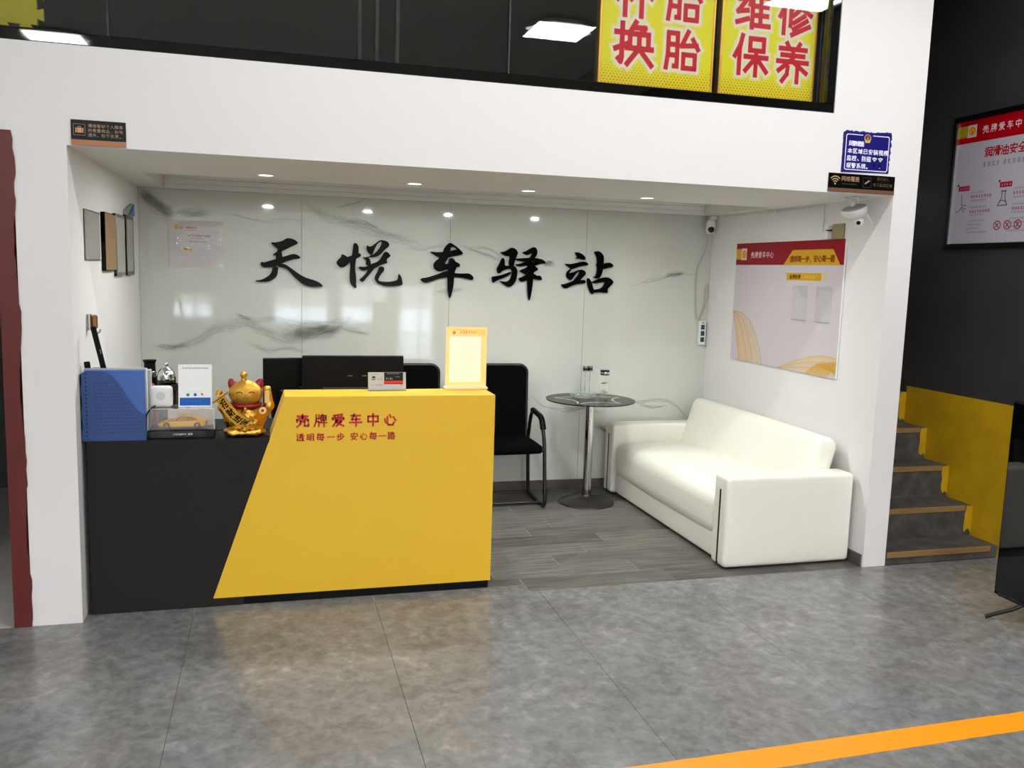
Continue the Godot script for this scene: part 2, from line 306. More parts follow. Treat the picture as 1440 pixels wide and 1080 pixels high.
# ---------- 3D: shapes collected in a SurfaceTool ----------
func start() -> SurfaceTool:
	var st := SurfaceTool.new()
	st.begin(Mesh.PRIMITIVE_TRIANGLES)
	return st

func tri(st: SurfaceTool, a: Vector3, b: Vector3, c: Vector3, n: Vector3, ua := Vector2.ZERO, ub := Vector2.ZERO, uc := Vector2.ZERO):
	var p := [a, b, c]; var u := [ua, ub, uc]
	if (b - a).cross(c - a).dot(n) > 0.0: p = [a, c, b]; u = [ua, uc, ub]
	for i in 3:
		st.set_normal(n); st.set_uv(u[i]); st.add_vertex(p[i])

func quad(st: SurfaceTool, a: Vector3, b: Vector3, c: Vector3, d: Vector3, n := Vector3.ZERO, uv := [Vector2(0, 0), Vector2(1, 0), Vector2(1, 1), Vector2(0, 1)]):
	if n == Vector3.ZERO: n = (b - a).cross(d - a).normalized()
	tri(st, a, b, c, n, uv[0], uv[1], uv[2]); tri(st, a, c, d, n, uv[0], uv[2], uv[3])

# a box from corner lo to corner hi with chamfered edges
func box(st: SurfaceTool, lo: Vector3, hi: Vector3, ch := 0.0):
	var c := (lo + hi) * 0.5; var h := (hi - lo) * 0.5
	ch = minf(ch, minf(h.x, minf(h.y, h.z)) * 0.9)
	var ax := [Vector3.RIGHT, Vector3.UP, Vector3.BACK]
	for i in 3:
		var u: Vector3 = ax[(i + 1) % 3]; var v: Vector3 = ax[(i + 2) % 3]; var n: Vector3 = ax[i]
		var hu: float = absf(h.dot(u)) - ch; var hv: float = absf(h.dot(v)) - ch; var hn: float = absf(h.dot(n))
		for s: float in [-1.0, 1.0]:
			var m: Vector3 = c + n * hn * s
			quad(st, m - u * hu - v * hv, m + u * hu - v * hv, m + u * hu + v * hv, m - u * hu + v * hv, n * s)
			if ch > 0.0:
				for t: float in [-1.0, 1.0]:      # edge between n*s and u*t
					var a: Vector3 = c + n * hn * s + u * hu * t
					var b: Vector3 = c + n * (hn - ch) * s + u * (hu + ch) * t
					quad(st, a - v * hv, b - v * hv, b + v * hv, a + v * hv, (n * s + u * t).normalized())
	if ch > 0.0:
		for sx: float in [-1.0, 1.0]:
			for sy: float in [-1.0, 1.0]:
				for sz: float in [-1.0, 1.0]:
					var s := Vector3(sx, sy, sz)
					tri(st, c + s * Vector3(h.x, h.y - ch, h.z - ch), c + s * Vector3(h.x - ch, h.y, h.z - ch), c + s * Vector3(h.x - ch, h.y - ch, h.z), s.normalized())

func ring(n: int, r: float) -> PackedVector2Array:
	var p := PackedVector2Array()
	for i in n: p.append(Vector2(cos(TAU * i / n), sin(TAU * i / n)) * r)
	return p

# a tube of radius r along pts
func tube(st: SurfaceTool, pts: Array, r: float, n := 10, flat := 1.0):
	var up := Vector3.UP
	var rings := []
	for i in pts.size():
		var t: Vector3 = (pts[mini(i + 1, pts.size() - 1)] - pts[maxi(i - 1, 0)]).normalized()
		if absf(t.dot(up)) > 0.95: up = Vector3.RIGHT if absf(t.x) < 0.9 else Vector3.BACK
		var s := t.cross(up).normalized()
		up = s.cross(t).normalized()
		var k := []
		for j in n: k.append([s * cos(TAU * j / n) + up * sin(TAU * j / n) * flat, pts[i]])
		rings.append(k)
	for i in pts.size() - 1:
		for j in n:
			var q := (j + 1) % n
			var v := [rings[i][j], rings[i][q], rings[i + 1][q], rings[i + 1][j]]
			for w in [[0, 1, 2], [0, 2, 3]]:
				for e in w:
					st.set_normal(v[e][0].normalized()); st.set_uv(Vector2(float(j) / n, float(i))); st.add_vertex(v[e][1] + v[e][0] * r)
	for e in [0, pts.size() - 1]:
		var nn: Vector3 = (pts[0] - pts[1]).normalized() if e == 0 else (pts[-1] - pts[-2]).normalized()
		for j in n: tri(st, pts[e], pts[e] + rings[e][j][0] * r, pts[e] + rings[e][(j + 1) % n][0] * r, nn)

# rounds the corners of a path
func rounded(pts: Array, r: float, k := 5) -> Array:
	var out := [pts[0]]
	for i in range(1, pts.size() - 1):
		var a: Vector3 = pts[i] + (pts[i - 1] - pts[i]).limit_length(r); var b: Vector3 = pts[i] + (pts[i + 1] - pts[i]).limit_length(r)
		for j in k + 1:
			var t := float(j) / k
			out.append(a.lerp(pts[i], t).lerp(pts[i].lerp(b, t), t))
	out.append(pts[-1])
	return out

# turns a profile of (radius, height) round the y axis through at
func lathe(st: SurfaceTool, prof: Array, at := Vector3.ZERO, n := 32, smooth := false):
	var nm := []
	for i in prof.size() - 1:
		var d: Vector2 = prof[i + 1] - prof[i]
		nm.append(Vector2(d.y, -d.x).normalized())
	for i in prof.size() - 1:
		var na: Vector2 = nm[i]; var nb: Vector2 = nm[i]
		if smooth:
			na = (nm[i] + nm[maxi(i - 1, 0)]).normalized(); nb = (nm[i] + nm[mini(i + 1, nm.size() - 1)]).normalized()
		for j in n:
			var a := TAU * j / n; var b := TAU * (j + 1) / n
			var v := [[prof[i], a, na], [prof[i + 1], a, nb], [prof[i + 1], b, nb], [prof[i], b, na]]
			for w in [[0, 2, 1], [0, 3, 2]]:
				for e in w:
					var q: Array = v[e]
					st.set_normal(Vector3(cos(q[1]) * q[2].x, q[2].y, sin(q[1]) * q[2].x))
					st.set_uv(Vector2(0.5 + cos(q[1]) * q[0].x * 0.5, 0.5 + sin(q[1]) * q[0].x * 0.5))
					st.add_vertex(at + Vector3(cos(q[1]) * q[0].x, q[0].y, sin(q[1]) * q[0].x))

# a flat outline made thick: o + x*u + y*v, from 0 to depth along w
func prism(st: SurfaceTool, p: PackedVector2Array, o: Vector3, u: Vector3, v: Vector3, w: Vector3):
	var ix := Geometry2D.triangulate_polygon(p)
	if ix.is_empty():
		p = p.duplicate(); p.reverse(); ix = Geometry2D.triangulate_polygon(p)
	var n := w.normalized()
	for i in range(0, ix.size(), 3):
		var t := []
		for k in 3: t.append(o + u * p[ix[i + k]].x + v * p[ix[i + k]].y)
		tri(st, t[0] + w, t[1] + w, t[2] + w, n); tri(st, t[0], t[1], t[2], -n)
	var cw := Geometry2D.is_polygon_clockwise(p)
	for i in p.size():
		var a := p[i]; var b := p[(i + 1) % p.size()]
		var e := (b - a).normalized()
		var m := Vector2(e.y, -e.x) * (-1.0 if cw else 1.0)
		var nn := (u * m.x + v * m.y).normalized()
		quad(st, o + u * a.x + v * a.y, o + u * b.x + v * b.y, o + u * b.x + v * b.y + w, o + u * a.x + v * a.y + w, nn)

# an upholstered block: rounded box whose faces swell by bulge
func cushion(st: SurfaceTool, c: Vector3, size: Vector3, r: float, bulge: Vector3, n := 10):
	var h := size * 0.5
	var steps := func(l: float) -> Array:
		var a := []
		for i in 5: a.append(-l + r * (1.0 - cos(PI * 0.5 * i / 4.0)))
		for i in range(1, n): a.append(lerpf(-l + r, l - r, float(i) / n))
		for i in 5: a.append(l - r * (1.0 - cos(PI * 0.5 * (4 - i) / 4.0)))
		return a
	var inner := h - Vector3.ONE * r
	var place := func(p: Vector3) -> Vector3:
		var q := p.clamp(-inner, inner)
		var d := p - q
		if d.length() > 1e-6: p = q + d.normalized() * r
		var f := Vector3(cos(p.x / h.x * PI * 0.5), cos(p.y / h.y * PI * 0.5), cos(p.z / h.z * PI * 0.5)).clamp(Vector3.ZERO, Vector3.ONE)
		var s := Vector3(sqrt(f.y * f.z), sqrt(f.x * f.z), sqrt(f.x * f.y))
		return c + p + Vector3(p.x / h.x * s.x * bulge.x, p.y / h.y * s.y * bulge.y, p.z / h.z * s.z * bulge.z)
	st.set_smooth_group(0)
	var ax := [Vector3.RIGHT, Vector3.UP, Vector3.BACK]
	for i in 3:
		var u: Vector3 = ax[(i + 1) % 3]; var v: Vector3 = ax[(i + 2) % 3]; var nn: Vector3 = ax[i]
		var su: Array = steps.call(h.dot(u)); var sv: Array = steps.call(h.dot(v))
		for s: float in [-1.0, 1.0]:
			for a in su.size() - 1:
				for b in sv.size() - 1:
					var k := []
					for e in [[a, b], [a + 1, b], [a + 1, b + 1], [a, b + 1]]:
						k.append(place.call(nn * h.dot(nn) * s + u * su[e[0]] + v * sv[e[1]]).snapped(Vector3.ONE * 1e-5))
					var order := [0, 2, 1, 0, 3, 2] if s > 0.0 else [0, 1, 2, 0, 2, 3]
					for e in order:
						st.set_uv(Vector2.ZERO); st.add_vertex(k[e])

# meshes the zero level of a distance field
func surface_net(field: Callable, lo: Vector3, hi: Vector3, cell: float) -> ArrayMesh:
	var nx := int((hi.x - lo.x) / cell) + 2; var ny := int((hi.y - lo.y) / cell) + 2; var nz := int((hi.z - lo.z) / cell) + 2
	var f := PackedFloat32Array(); f.resize(nx * ny * nz)
	for z in nz:
		for y in ny:
			for x in nx: f[x + nx * (y + ny * z)] = field.call(lo + Vector3(x, y, z) * cell)
	var at := {}
	var st := start()
	st.set_smooth_group(0)
	var count := 0
	for z in nz - 1:
		for y in ny - 1:
			for x in nx - 1:
				var sum := Vector3.ZERO; var cuts := 0
				var b := x + nx * (y + ny * z)
				var v := [f[b], f[b + 1], f[b + nx], f[b + nx + 1], f[b + nx * ny], f[b + nx * ny + 1], f[b + nx * ny + nx], f[b + nx * ny + nx + 1]]
				for e in [[0, 1], [2, 3], [4, 5], [6, 7], [0, 2], [1, 3], [4, 6], [5, 7], [0, 4], [1, 5], [2, 6], [3, 7]]:
					var fa: float = v[e[0]]; var fb: float = v[e[1]]
					if (fa < 0.0) != (fb < 0.0):
						var t := fa / (fa - fb)
						var pa := Vector3(e[0] & 1, (e[0] >> 1) & 1, e[0] >> 2); var pb := Vector3(e[1] & 1, (e[1] >> 1) & 1, e[1] >> 2)
						sum += pa.lerp(pb, t); cuts += 1
				if cuts > 0:
					at[b] = count; count += 1
					st.add_vertex(lo + (Vector3(x, y, z) + sum / cuts) * cell)
	for z in range(1, nz - 1):
		for y in range(1, ny - 1):
			for x in range(1, nx - 1):
				var b := x + nx * (y + ny * z)
				var a := f[b]
				for k in 3:
					var step: int = [1, nx, nx * ny][k]
					if (a < 0.0) == (f[b + step] < 0.0): continue
					var s1: int = [nx, nx * ny, 1][k]; var s2: int = [nx * ny, 1, nx][k]
					var q := [at.get(b - s1 - s2, -1), at.get(b - s2, -1), at.get(b, -1), at.get(b - s1, -1)]
					if q.has(-1): continue
					if a < 0.0: q.reverse()
					for e in [0, 1, 2, 0, 2, 3]: st.add_index(q[e])
	st.generate_normals()
	return st.commit()

# ---------- things and parts ----------
func numbered(n: String) -> String:
	var k: int = taken.get(n, 0)
	taken[n] = k + 1
	return n if k == 0 else "%s_%03d" % [n, k]

func tag(o: Node, label: String, category: String, group := ""):
	o.set_meta("label", label); o.set_meta("category", category)
	if group: o.set_meta("group", group)

func thing(called: String, label: String, category: String, at := Vector3.ZERO, turn := 0.0, group := "") -> Node3D:
	var o := Node3D.new()
	o.name = numbered(called)
	add_child(o)
	o.position = at; o.rotation.y = turn
	tag(o, label, category, group)
	return o

# commits a shape as one named mesh; parent null makes it top-level
func obj(called: String, st: SurfaceTool, m: Material, parent: Node = null, smooth := false) -> MeshInstance3D:
	if smooth: st.generate_normals()
	return mesh_obj(called, st.commit(), m, parent)

func mesh_obj(called: String, mesh: Mesh, m: Material, parent: Node = null) -> MeshInstance3D:
	var o := MeshInstance3D.new()
	o.mesh = mesh; o.material_override = m
	o.cast_shadow = GeometryInstance3D.SHADOW_CASTING_SETTING_ON
	if parent:
		o.name = called
		parent.add_child(o, true)
	else:
		o.name = numbered(called)
		add_child(o)
	return o

func block(called: String, lo: Vector3, hi: Vector3, m: Material, parent: Node = null, ch := 0.0) -> MeshInstance3D:
	var st := start()
	box(st, lo, hi, ch)
	return obj(called, st, m, parent)

func structure(called: String, lo: Vector3, hi: Vector3, m: Material, ch := 0.0) -> MeshInstance3D:
	var o := block(called, lo, hi, m, null, ch)
	o.set_meta("kind", "structure")
	return o

# a printed sheet: origin is its top left corner, u runs right, v runs down
func sheet(called: String, o: Vector3, u: Vector3, v: Vector3, m: Material, parent: Node) -> MeshInstance3D:
	var st := start()
	quad(st, o, o + u, o + u + v, o + v, v.cross(u).normalized())
	return obj(called, st, m, parent)

# lettering as raised strokes: left, top, size, on the plane through o with u right and w outwards
func letter(called: String, ch: String, o: Vector3, u: Vector3, w: Vector3, size: float, weight: float, m: Material, parent: Node):
	var st := start()
	var hw := size * weight * 0.5
	for p in glyph(ch):
		for i in p.size() - 1:
			var a: Vector2 = Vector2(p[i].x, -p[i].y) * size / 100.0; var b: Vector2 = Vector2(p[i + 1].x, -p[i + 1].y) * size / 100.0
			var e := (b - a).normalized(); var s := Vector2(-e.y, e.x) * hw
			a -= e * hw * 0.85; b += e * hw * 0.85
			prism(st, PackedVector2Array([a + s, a - s, b - s, b + s]), o, u, Vector3.UP, w)
	return obj(called, st, m, parent)

# a lamp's light in front of its glowing face
func area_light(called: String, at: Vector3, aim: Vector3, size: Vector2, e: float, c: Color, parent: Node):
	var l := AreaLight3D.new()
	l.name = called
	l.area_size = size; l.light_energy = e; l.light_color = c
	l.shadow_enabled = true
	l.area_range = 20.0
	parent.add_child(l, true)
	l.look_at_from_position(at, at + aim, Vector3.RIGHT if absf(aim.y) > 0.9 else Vector3.UP)

func _ready():
	rng.seed = 20240611
	# ---------- camera, sky, lights, exposure ----------
	var cam := Camera3D.new()
	cam.name = "camera"
	cam.transform = Transform3D(Basis(Vector3(0.96391816, 0.03004028, 0.26449833), Vector3(0.00495841, 0.9914136, -0.13066939), Vector3(-0.26615259, 0.12726609, 0.95549262)), Vector3(0.78873, 1.54820, 3.92419))
	cam.fov = 47.672
	add_child(cam)
	cam.make_current()
	var env := Environment.new()
	var sky_m := ProceduralSkyMaterial.new()
	sky_m.sky_top_color = Color(0.80, 0.86, 0.94); sky_m.sky_horizon_color = Color(0.95, 0.96, 0.98)
	sky_m.ground_bottom_color = Color(0.42, 0.42, 0.42); sky_m.ground_horizon_color = Color(0.62, 0.62, 0.61)
	sky_m.sky_energy_multiplier = SKY_ENERGY; sky_m.ground_energy_multiplier = SKY_ENERGY * 0.8
	var sky := Sky.new()
	sky.sky_material = sky_m
	env.background_mode = Environment.BG_SKY
	env.sky = sky
	env.tonemap_mode = Environment.TONE_MAPPER_LINEAR
	env.tonemap_exposure = 1.0
	env.sdfgi_enabled = true; env.ssao_enabled = true; env.ssil_enabled = true
	var we := WorldEnvironment.new()
	we.name = "world_environment"
	we.environment = env
	add_child(we)
	# ceiling lamps of the hall: tubes above the front of the alcove, hexagons further back, most of them added
	materials()
	for x in [1.05, 2.6, 3.9]: tube_lamp(Vector3(x, HC, 1.22), 1.3)
	for p in [Vector2(3.1, 3.2), Vector2(-1.1, 5.2), Vector2(-2.3, 3.0), Vector2(4.5, 1.72)]: hex_lamp(Vector3(p.x, HC, p.y), 0.3 if p.x > 4.0 else 1.0)  # the leftmost one is unseen, added to brighten the front
	for i in 16: hex_lamp(Vector3(-1.4 + 1.9 * (i % 4), HC, 6.4 + 2.0 * (i / 4)), FAR_FILL_SHARE)  # rows of unseen lamps added to send low light into the alcove
	for p in [Vector2(0.764, -0.75), Vector2(1.523, -0.752), Vector2(2.162, -0.788), Vector2(2.884, -0.811)]: downlight(p, ["first", "second", "third", "fourth"][taken.get("recessed_downlight", 0)])
	# ---------- the setting ----------
	setting()
	back_wall()
	floors()
	upper_window()
	stairs()
	# ---------- furniture ----------
	counter()
	sofa()
	for x in [1.02, 1.635, 2.25]: mesh_chair(x)
	round_table()
	# ---------- things on the counter and the desk ----------
	monitor(Vector3(1.206, 0.64, -0.72), 0.0, 0.53, 0.31, 1.086, "dark grey monitor seen from behind above the yellow counter", M.monitor_back)
	monitor(Vector3(0.952, 0.64, -0.8), 0.12, 0.42, 0.27, 1.066, "black monitor half hidden behind the wider dark grey monitor", M.black_plastic)
	card_holder()
	sign_stand_added_glow()
	file_rack()
	car_model()
	speaker_box()
	pay_stand()
	lucky_cat()
	tea_things()
	# ---------- on the walls ----------
	calligraphy()
	wall_frames()
	notice_board()
	facade_signs()
	cameras_and_cables()
	safety_poster()
	television()

func materials():
	M.white = mat(Color(0.90, 0.89, 0.885), 0.75)
	M.white.normal_enabled = true
	M.white.normal_texture = normal_tex(0.02, 5, 256)
	M.white.normal_scale = 0.06
	M.white.uv1_triplanar = true; M.white.uv1_world_triplanar = true; M.white.uv1_scale = Vector3.ONE * 0.8
	M.side_white = M.white
	M.soffit = mat(Color(0.90, 0.89, 0.87), 0.8)
	M.trim = mat(Color(0.88, 0.87, 0.85), 0.7)
	M.dark_wall = mat(Color(0.235, 0.235, 0.235), 0.55)
	M.dark_wall.albedo_texture = noise_tex(0.012, 9, Color(0.86, 0.86, 0.86), Color(1, 1, 1), 256)
	M.dark_wall.uv1_triplanar = true; M.dark_wall.uv1_world_triplanar = true; M.dark_wall.uv1_scale = Vector3.ONE * 0.5
	M.yellow_wall = mat(Color(0.82, 0.65, 0.04), 0.5)
	M.yellow_wall.albedo_texture = noise_tex(0.02, 3, Color(0.86, 0.86, 0.86), Color(1, 1, 1), 256)
	M.yellow_wall.uv1_triplanar = true; M.yellow_wall.uv1_world_triplanar = true; M.yellow_wall.uv1_scale = Vector3.ONE * 0.7
	M.hall = mat(Color(0.86, 0.86, 0.85), 0.8)
	M.black_gloss = mat(Color(0.02, 0.02, 0.02), 0.03)
	M.black_plastic = mat(Color(0.035, 0.035, 0.037), 0.45)
	M.black_plastic.metallic_specular = 0.25
	M.monitor_back = mat(Color(0.085, 0.08, 0.08), 0.55)
	M.monitor_back.metallic_specular = 0.25
	M.black_fabric = mat(Color(0.03, 0.03, 0.032), 0.9)
	M.black_fabric.metallic_specular = 0.15
	M.black_metal = mat(Color(0.02, 0.02, 0.02), 0.35)
	M.red_paint = mat(Color(0.36, 0.09, 0.075), 0.4)
	M.counter_dark = mat(Color(0.135, 0.13, 0.125), 0.6)
	M.counter_dark.metallic_specular = 0.3
	M.counter_yellow = mat(Color(0.905, 0.725, 0.14), 0.38)
	M.lettering = mat(Color(0.76, 0.19, 0.16), 0.5)
	M.chrome = mat(Color(0.80, 0.80, 0.80), 0.12, 1.0)
	M.steel = mat(Color(0.62, 0.60, 0.57), 0.3, 1.0)
	M.bronze = mat(Color(0.62, 0.42, 0.26), 0.35, 0.8)
	M.gold = mat(Color(0.90, 0.70, 0.30), 0.28, 1.0)
	M.gold_satin = mat(Color(0.86, 0.67, 0.30), 0.42, 0.85)
	M.leather = mat(Color(0.93, 0.925, 0.88), 0.36)
	M.leather.normal_enabled = true
	M.leather.normal_texture = normal_tex(0.06, 21, 256)
	M.leather.normal_scale = 0.12
	M.leather.uv1_triplanar = true; M.leather.uv1_scale = Vector3.ONE * 3.0
	M.glass = clear(Color(0.9, 0.96, 0.93), 0.10)
	M.acrylic = clear(Color(0.95, 0.97, 0.97), 0.035)
	M.white_plastic = mat(Color(0.90, 0.90, 0.89), 0.35)
	M.grey_plastic = mat(Color(0.60, 0.60, 0.59), 0.45)
	M.lamp = glowing(Color(1.0, 0.995, 0.98), 6.0)
	M.downlamp = glowing(Color(1.0, 0.98, 0.94), 3.0)
	M.concrete = mat(Color.WHITE, 0.26)
	M.concrete.albedo_texture = concrete_tex()
	M.concrete.roughness_texture = noise_tex(0.03, 77, Color(0.75, 0.75, 0.75), Color(1, 1, 1), 256)
	for m in [M.concrete]:
		m.uv1_triplanar = true; m.uv1_world_triplanar = true; m.uv1_scale = Vector3.ONE * 0.45
	M.stripe = mat(Color(0.94, 0.60, 0.04), 0.45)
	M.plank = printed(wood_tex(0), 0.38)
	M.plank_dark = printed(wood_tex(1), 0.42)
	M.plank_light = printed(wood_tex(2), 0.38)
	M.base_wood = mat(Color(0.33, 0.30, 0.27), 0.5)
	M.grout = mat(Color(0.62, 0.61, 0.58), 0.8)
	M.plank_joint = mat(Color(0.74, 0.73, 0.70), 0.8)
	M.joint = mat(Color(0.27, 0.265, 0.26), 0.8)
	M.pane = clear(Color(0.03, 0.045, 0.04), 0.06, 0.01)
	M.foam = mat(Color(0.80, 0.76, 0.13), 0.9)
	M.foam.albedo_texture = noise_tex(0.4, 14, Color(0.8, 0.8, 0.8), Color(1, 1, 1), 128)
	M.foam.uv1_triplanar = true; M.foam.uv1_scale = Vector3.ONE * 4.0
	M.panel_edge = mat(Color(0.42, 0.36, 0.06), 0.4)
	M.step = mat(Color(0.36, 0.35, 0.335), 0.7)
	M.step.albedo_texture = noise_tex(0.03, 42, Color(0.62, 0.62, 0.62), Color(1, 1, 1), 256)
	M.step.uv1_triplanar = true; M.step.uv1_world_triplanar = true; M.step.uv1_scale = Vector3.ONE * 0.9
	M.nosing = mat(Color(0.54, 0.43, 0.26), 0.5)
	M.inlay = mat(Color(0.16, 0.16, 0.15), 0.3, 0.6)
	M.dark_glass = clear(Color(0.03, 0.035, 0.035), 0.80)
	M.table_base = mat(Color(0.24, 0.23, 0.22), 0.35, 0.7)
	M.ash_glass = clear(Color(0.78, 0.88, 0.84), 0.12)
	M.dark_steel = mat(Color(0.20, 0.20, 0.20), 0.3, 0.8)
	M.tea = mat(Color(0.58, 0.44, 0.20), 0.8)
	M.clear_grey = mat(Color(0.62, 0.62, 0.61), 0.3)
	M.stand_base = mat(Color(0.93, 0.88, 0.72), 0.3)
	M.blue_rack = mat(Color(0.16, 0.28, 0.50), 0.45)
	M.blue_dark = mat(Color(0.06, 0.11, 0.30), 0.6)
	M.blue_folder = mat(Color(0.25, 0.40, 0.67), 0.45)
	M.paper = mat(Color(0.88, 0.87, 0.85), 0.8)
	M.paper_grey = mat(Color(0.66, 0.68, 0.70), 0.7)
	M.edge_glass = clear(Color(0.85, 0.87, 0.87), 0.45)
	M.gold_pale = mat(Color(0.62, 0.47, 0.20), 0.2, 0.85)
	M.pale_grille = mat(Color(0.80, 0.79, 0.77), 0.6)
	M.cat_red = mat(Color(0.55, 0.05, 0.07), 0.25)
	M.gold_brown = mat(Color(0.36, 0.22, 0.06), 0.4)
	M.paper_gold = mat(Color(0.90, 0.74, 0.45), 0.4)
	M.thermos = mat(Color(0.07, 0.045, 0.045), 0.3)
	M.acrylic_black = mat(Color(0.012, 0.012, 0.012), 0.10)
	M.acrylic_black.metallic_specular = 0.28
	M.plaque_pale = mat(Color(0.70, 0.70, 0.66), 0.2, 0.3)
	M.plaque_wood = mat(Color(0.56, 0.44, 0.30), 0.45)
	M.plaque_grey = mat(Color(0.60, 0.59, 0.59), 0.2, 0.3)
	M.film = clear(Color(0.92, 0.92, 0.92), 0.10, 0.04)
	M.police_blue = mat(Color(0.11, 0.10, 0.44), 0.4)
	M.bronze_paint = mat(Color(0.66, 0.44, 0.28), 0.4)
	M.bronze_dark = mat(Color(0.44, 0.30, 0.22), 0.4)
	M.beige = mat(Color(0.60, 0.55, 0.40), 0.7)
	M.pale_cord = mat(Color(0.72, 0.70, 0.64), 0.6)
	M.socket = mat(Color(0.13, 0.25, 0.32), 0.5)
	M.cat_face = mat(Color(0.82, 0.62, 0.24), 0.46, 0.7)
	M.smoked_glass = mat(Color(0.10, 0.11, 0.105), 0.05)
	M.smoked_glass.metallic_specular = 0.15
	M.enamel = mat(Color(0.72, 0.73, 0.70), 0.4)

func normal_tex(f: float, seed_: int, size: int) -> ImageTexture:
	var n := FastNoiseLite.new()
	n.frequency = f; n.seed = seed_; n.fractal_octaves = 4
	var img := n.get_seamless_image(size, size)
	img.convert(Image.FORMAT_RGBA8)
	img.bump_map_to_normal_map(6.0)
	img.generate_mipmaps()
	return ImageTexture.create_from_image(img)

# mottled grey floor: clouds, streaks and paler scuffs
func concrete_tex() -> ImageTexture:
	var s := 768
	var a := FastNoiseLite.new(); a.seed = 4; a.frequency = 0.006; a.fractal_octaves = 5; a.fractal_gain = 0.62
	var b := FastNoiseLite.new(); b.seed = 11; b.frequency = 0.034; b.fractal_octaves = 4; b.domain_warp_enabled = true; b.domain_warp_amplitude = 40.0; b.domain_warp_frequency = 0.01
	var c := FastNoiseLite.new(); c.seed = 23; c.frequency = 0.004; c.fractal_octaves = 3
	var e := FastNoiseLite.new(); e.seed = 51; e.frequency = 0.09; e.fractal_octaves = 3
	var ie := e.get_seamless_image(s, s)
	var ia := a.get_seamless_image(s, s); var ib := b.get_seamless_image(s, s); var ic := c.get_seamless_image(s, s)
	var img := Image.create(s, s, false, Image.FORMAT_RGBA8)
	for y in s:
		for x in s:
			var va := ia.get_pixel(x, y).r; var vb := ib.get_pixel(x, y).r; var vc := ic.get_pixel(x, y).r
			var l := 0.475 + (va - 0.5) * 0.10 + (vb - 0.5) * 0.13 + (ie.get_pixel(x, y).r - 0.5) * 0.06
			l += 0.035 * smoothstep(0.62, 0.86, vb * 0.6 + va * 0.4)
			img.set_pixel(x, y, Color(l + 0.012 * (vc - 0.42), l, l - 0.018 * (vc - 0.32)))
	img.generate_mipmaps()
	return ImageTexture.create_from_image(img)

func wood_tex(k: int) -> ImageTexture:
	var w := 512; var h := 128
	var n := FastNoiseLite.new(); n.seed = 31 + k * 7; n.frequency = 0.012; n.fractal_octaves = 5; n.domain_warp_enabled = true; n.domain_warp_amplitude = 18.0
	var img := Image.create(w, h, false, Image.FORMAT_RGBA8)
	var base: float = [0.37, 0.34, 0.405][k]
	for y in h:
		for x in w:
			var g := n.get_noise_2d(x * 0.35, y * 3.2) * 0.5 + n.get_noise_2d(x * 0.9 + 300.0, y * 9.0) * 0.3
			var l := base + g * 0.20
			img.set_pixel(x, y, Color(l * 1.03, l, l * 0.94))
	img.generate_mipmaps()
	return ImageTexture.create_from_image(img)

# ---------- lamps ----------
func hex_lamp(at: Vector3, share: float):
	var t := thing("hexagon_lamp_most_added", "white hexagonal LED panel lamp on the hall ceiling, most of them added for fill", "ceiling lamp", at, 0.0, "hexagonal lamps on the hall ceiling")
	var st := start()
	var p := PackedVector2Array()
	for i in 6: p.append(Vector2(cos(TAU * i / 6.0), sin(TAU * i / 6.0)) * 0.30)
	prism(st, p, Vector3(0, -0.02, 0), Vector3.RIGHT, Vector3.BACK, Vector3(0, -0.03, 0))
	obj("lamp_housing", st, M.white_plastic, t)
	var q := PackedVector2Array()
	for v in p: q.append(v * 0.95)
	st = start()
	prism(st, q, Vector3(0, -0.05, 0), Vector3.RIGHT, Vector3.BACK, Vector3(0, -0.004, 0))
	obj("lamp_diffuser", st, M.lamp, t)
	block("ceiling_mount", Vector3(-0.1, -0.02, -0.1), Vector3(0.1, 0.0, 0.1), M.white_plastic, t)
	area_light("lamp_light", t.position + Vector3(0, -0.06, 0), Vector3.DOWN, Vector2(0.48, 0.48), HEX_ENERGY * share, Color(0.985, 0.985, 0.99), t)

func tube_lamp(at: Vector3, l: float):
	var t := thing("tube_ceiling_lamp", "slim white LED tube lamp on the hall ceiling over the shop front", "ceiling lamp", at, 0.0, "tube lamps over the shop front")
	block("lamp_housing", Vector3(-l / 2, -0.035, -0.04), Vector3(l / 2, 0.0, 0.04), M.white_plastic, t, 0.004)
	block("lamp_tube", Vector3(-l / 2 + 0.02, -0.05, -0.03), Vector3(l / 2 - 0.02, -0.035, 0.03), M.lamp, t, 0.004)
	area_light("lamp_light", t.position + Vector3(0, -0.055, 0), Vector3.DOWN, Vector2(0.06, l), TUBE_ENERGY, Color(0.985, 0.985, 0.99), t)

func downlight(p: Vector2, which: String):
	var t := thing("recessed_downlight", which + " small round downlight in the alcove soffit counting from the plaque wall", "downlight", Vector3(p.x, H, p.y), 0.0, "row of downlights in the alcove soffit")
	var st := start()
	lathe(st, [Vector2(0.036, 0.004), Vector2(0.036, -0.003), Vector2(0.046, -0.004), Vector2(0.046, 0.0)], Vector3.ZERO, 28)
	obj("trim_ring", st, M.white_plastic, t)
	st = start()
	lathe(st, [Vector2(0.0, -0.003), Vector2(0.0355, -0.003)], Vector3.ZERO, 28)
	obj("lamp_lens", st, M.downlamp, t)
	area_light("lamp_light", t.position + Vector3(0, -0.008, 0), Vector3.DOWN, Vector2(0.055, 0.055), DOWN_ENERGY, Color(0.985, 1.0, 0.985), t)

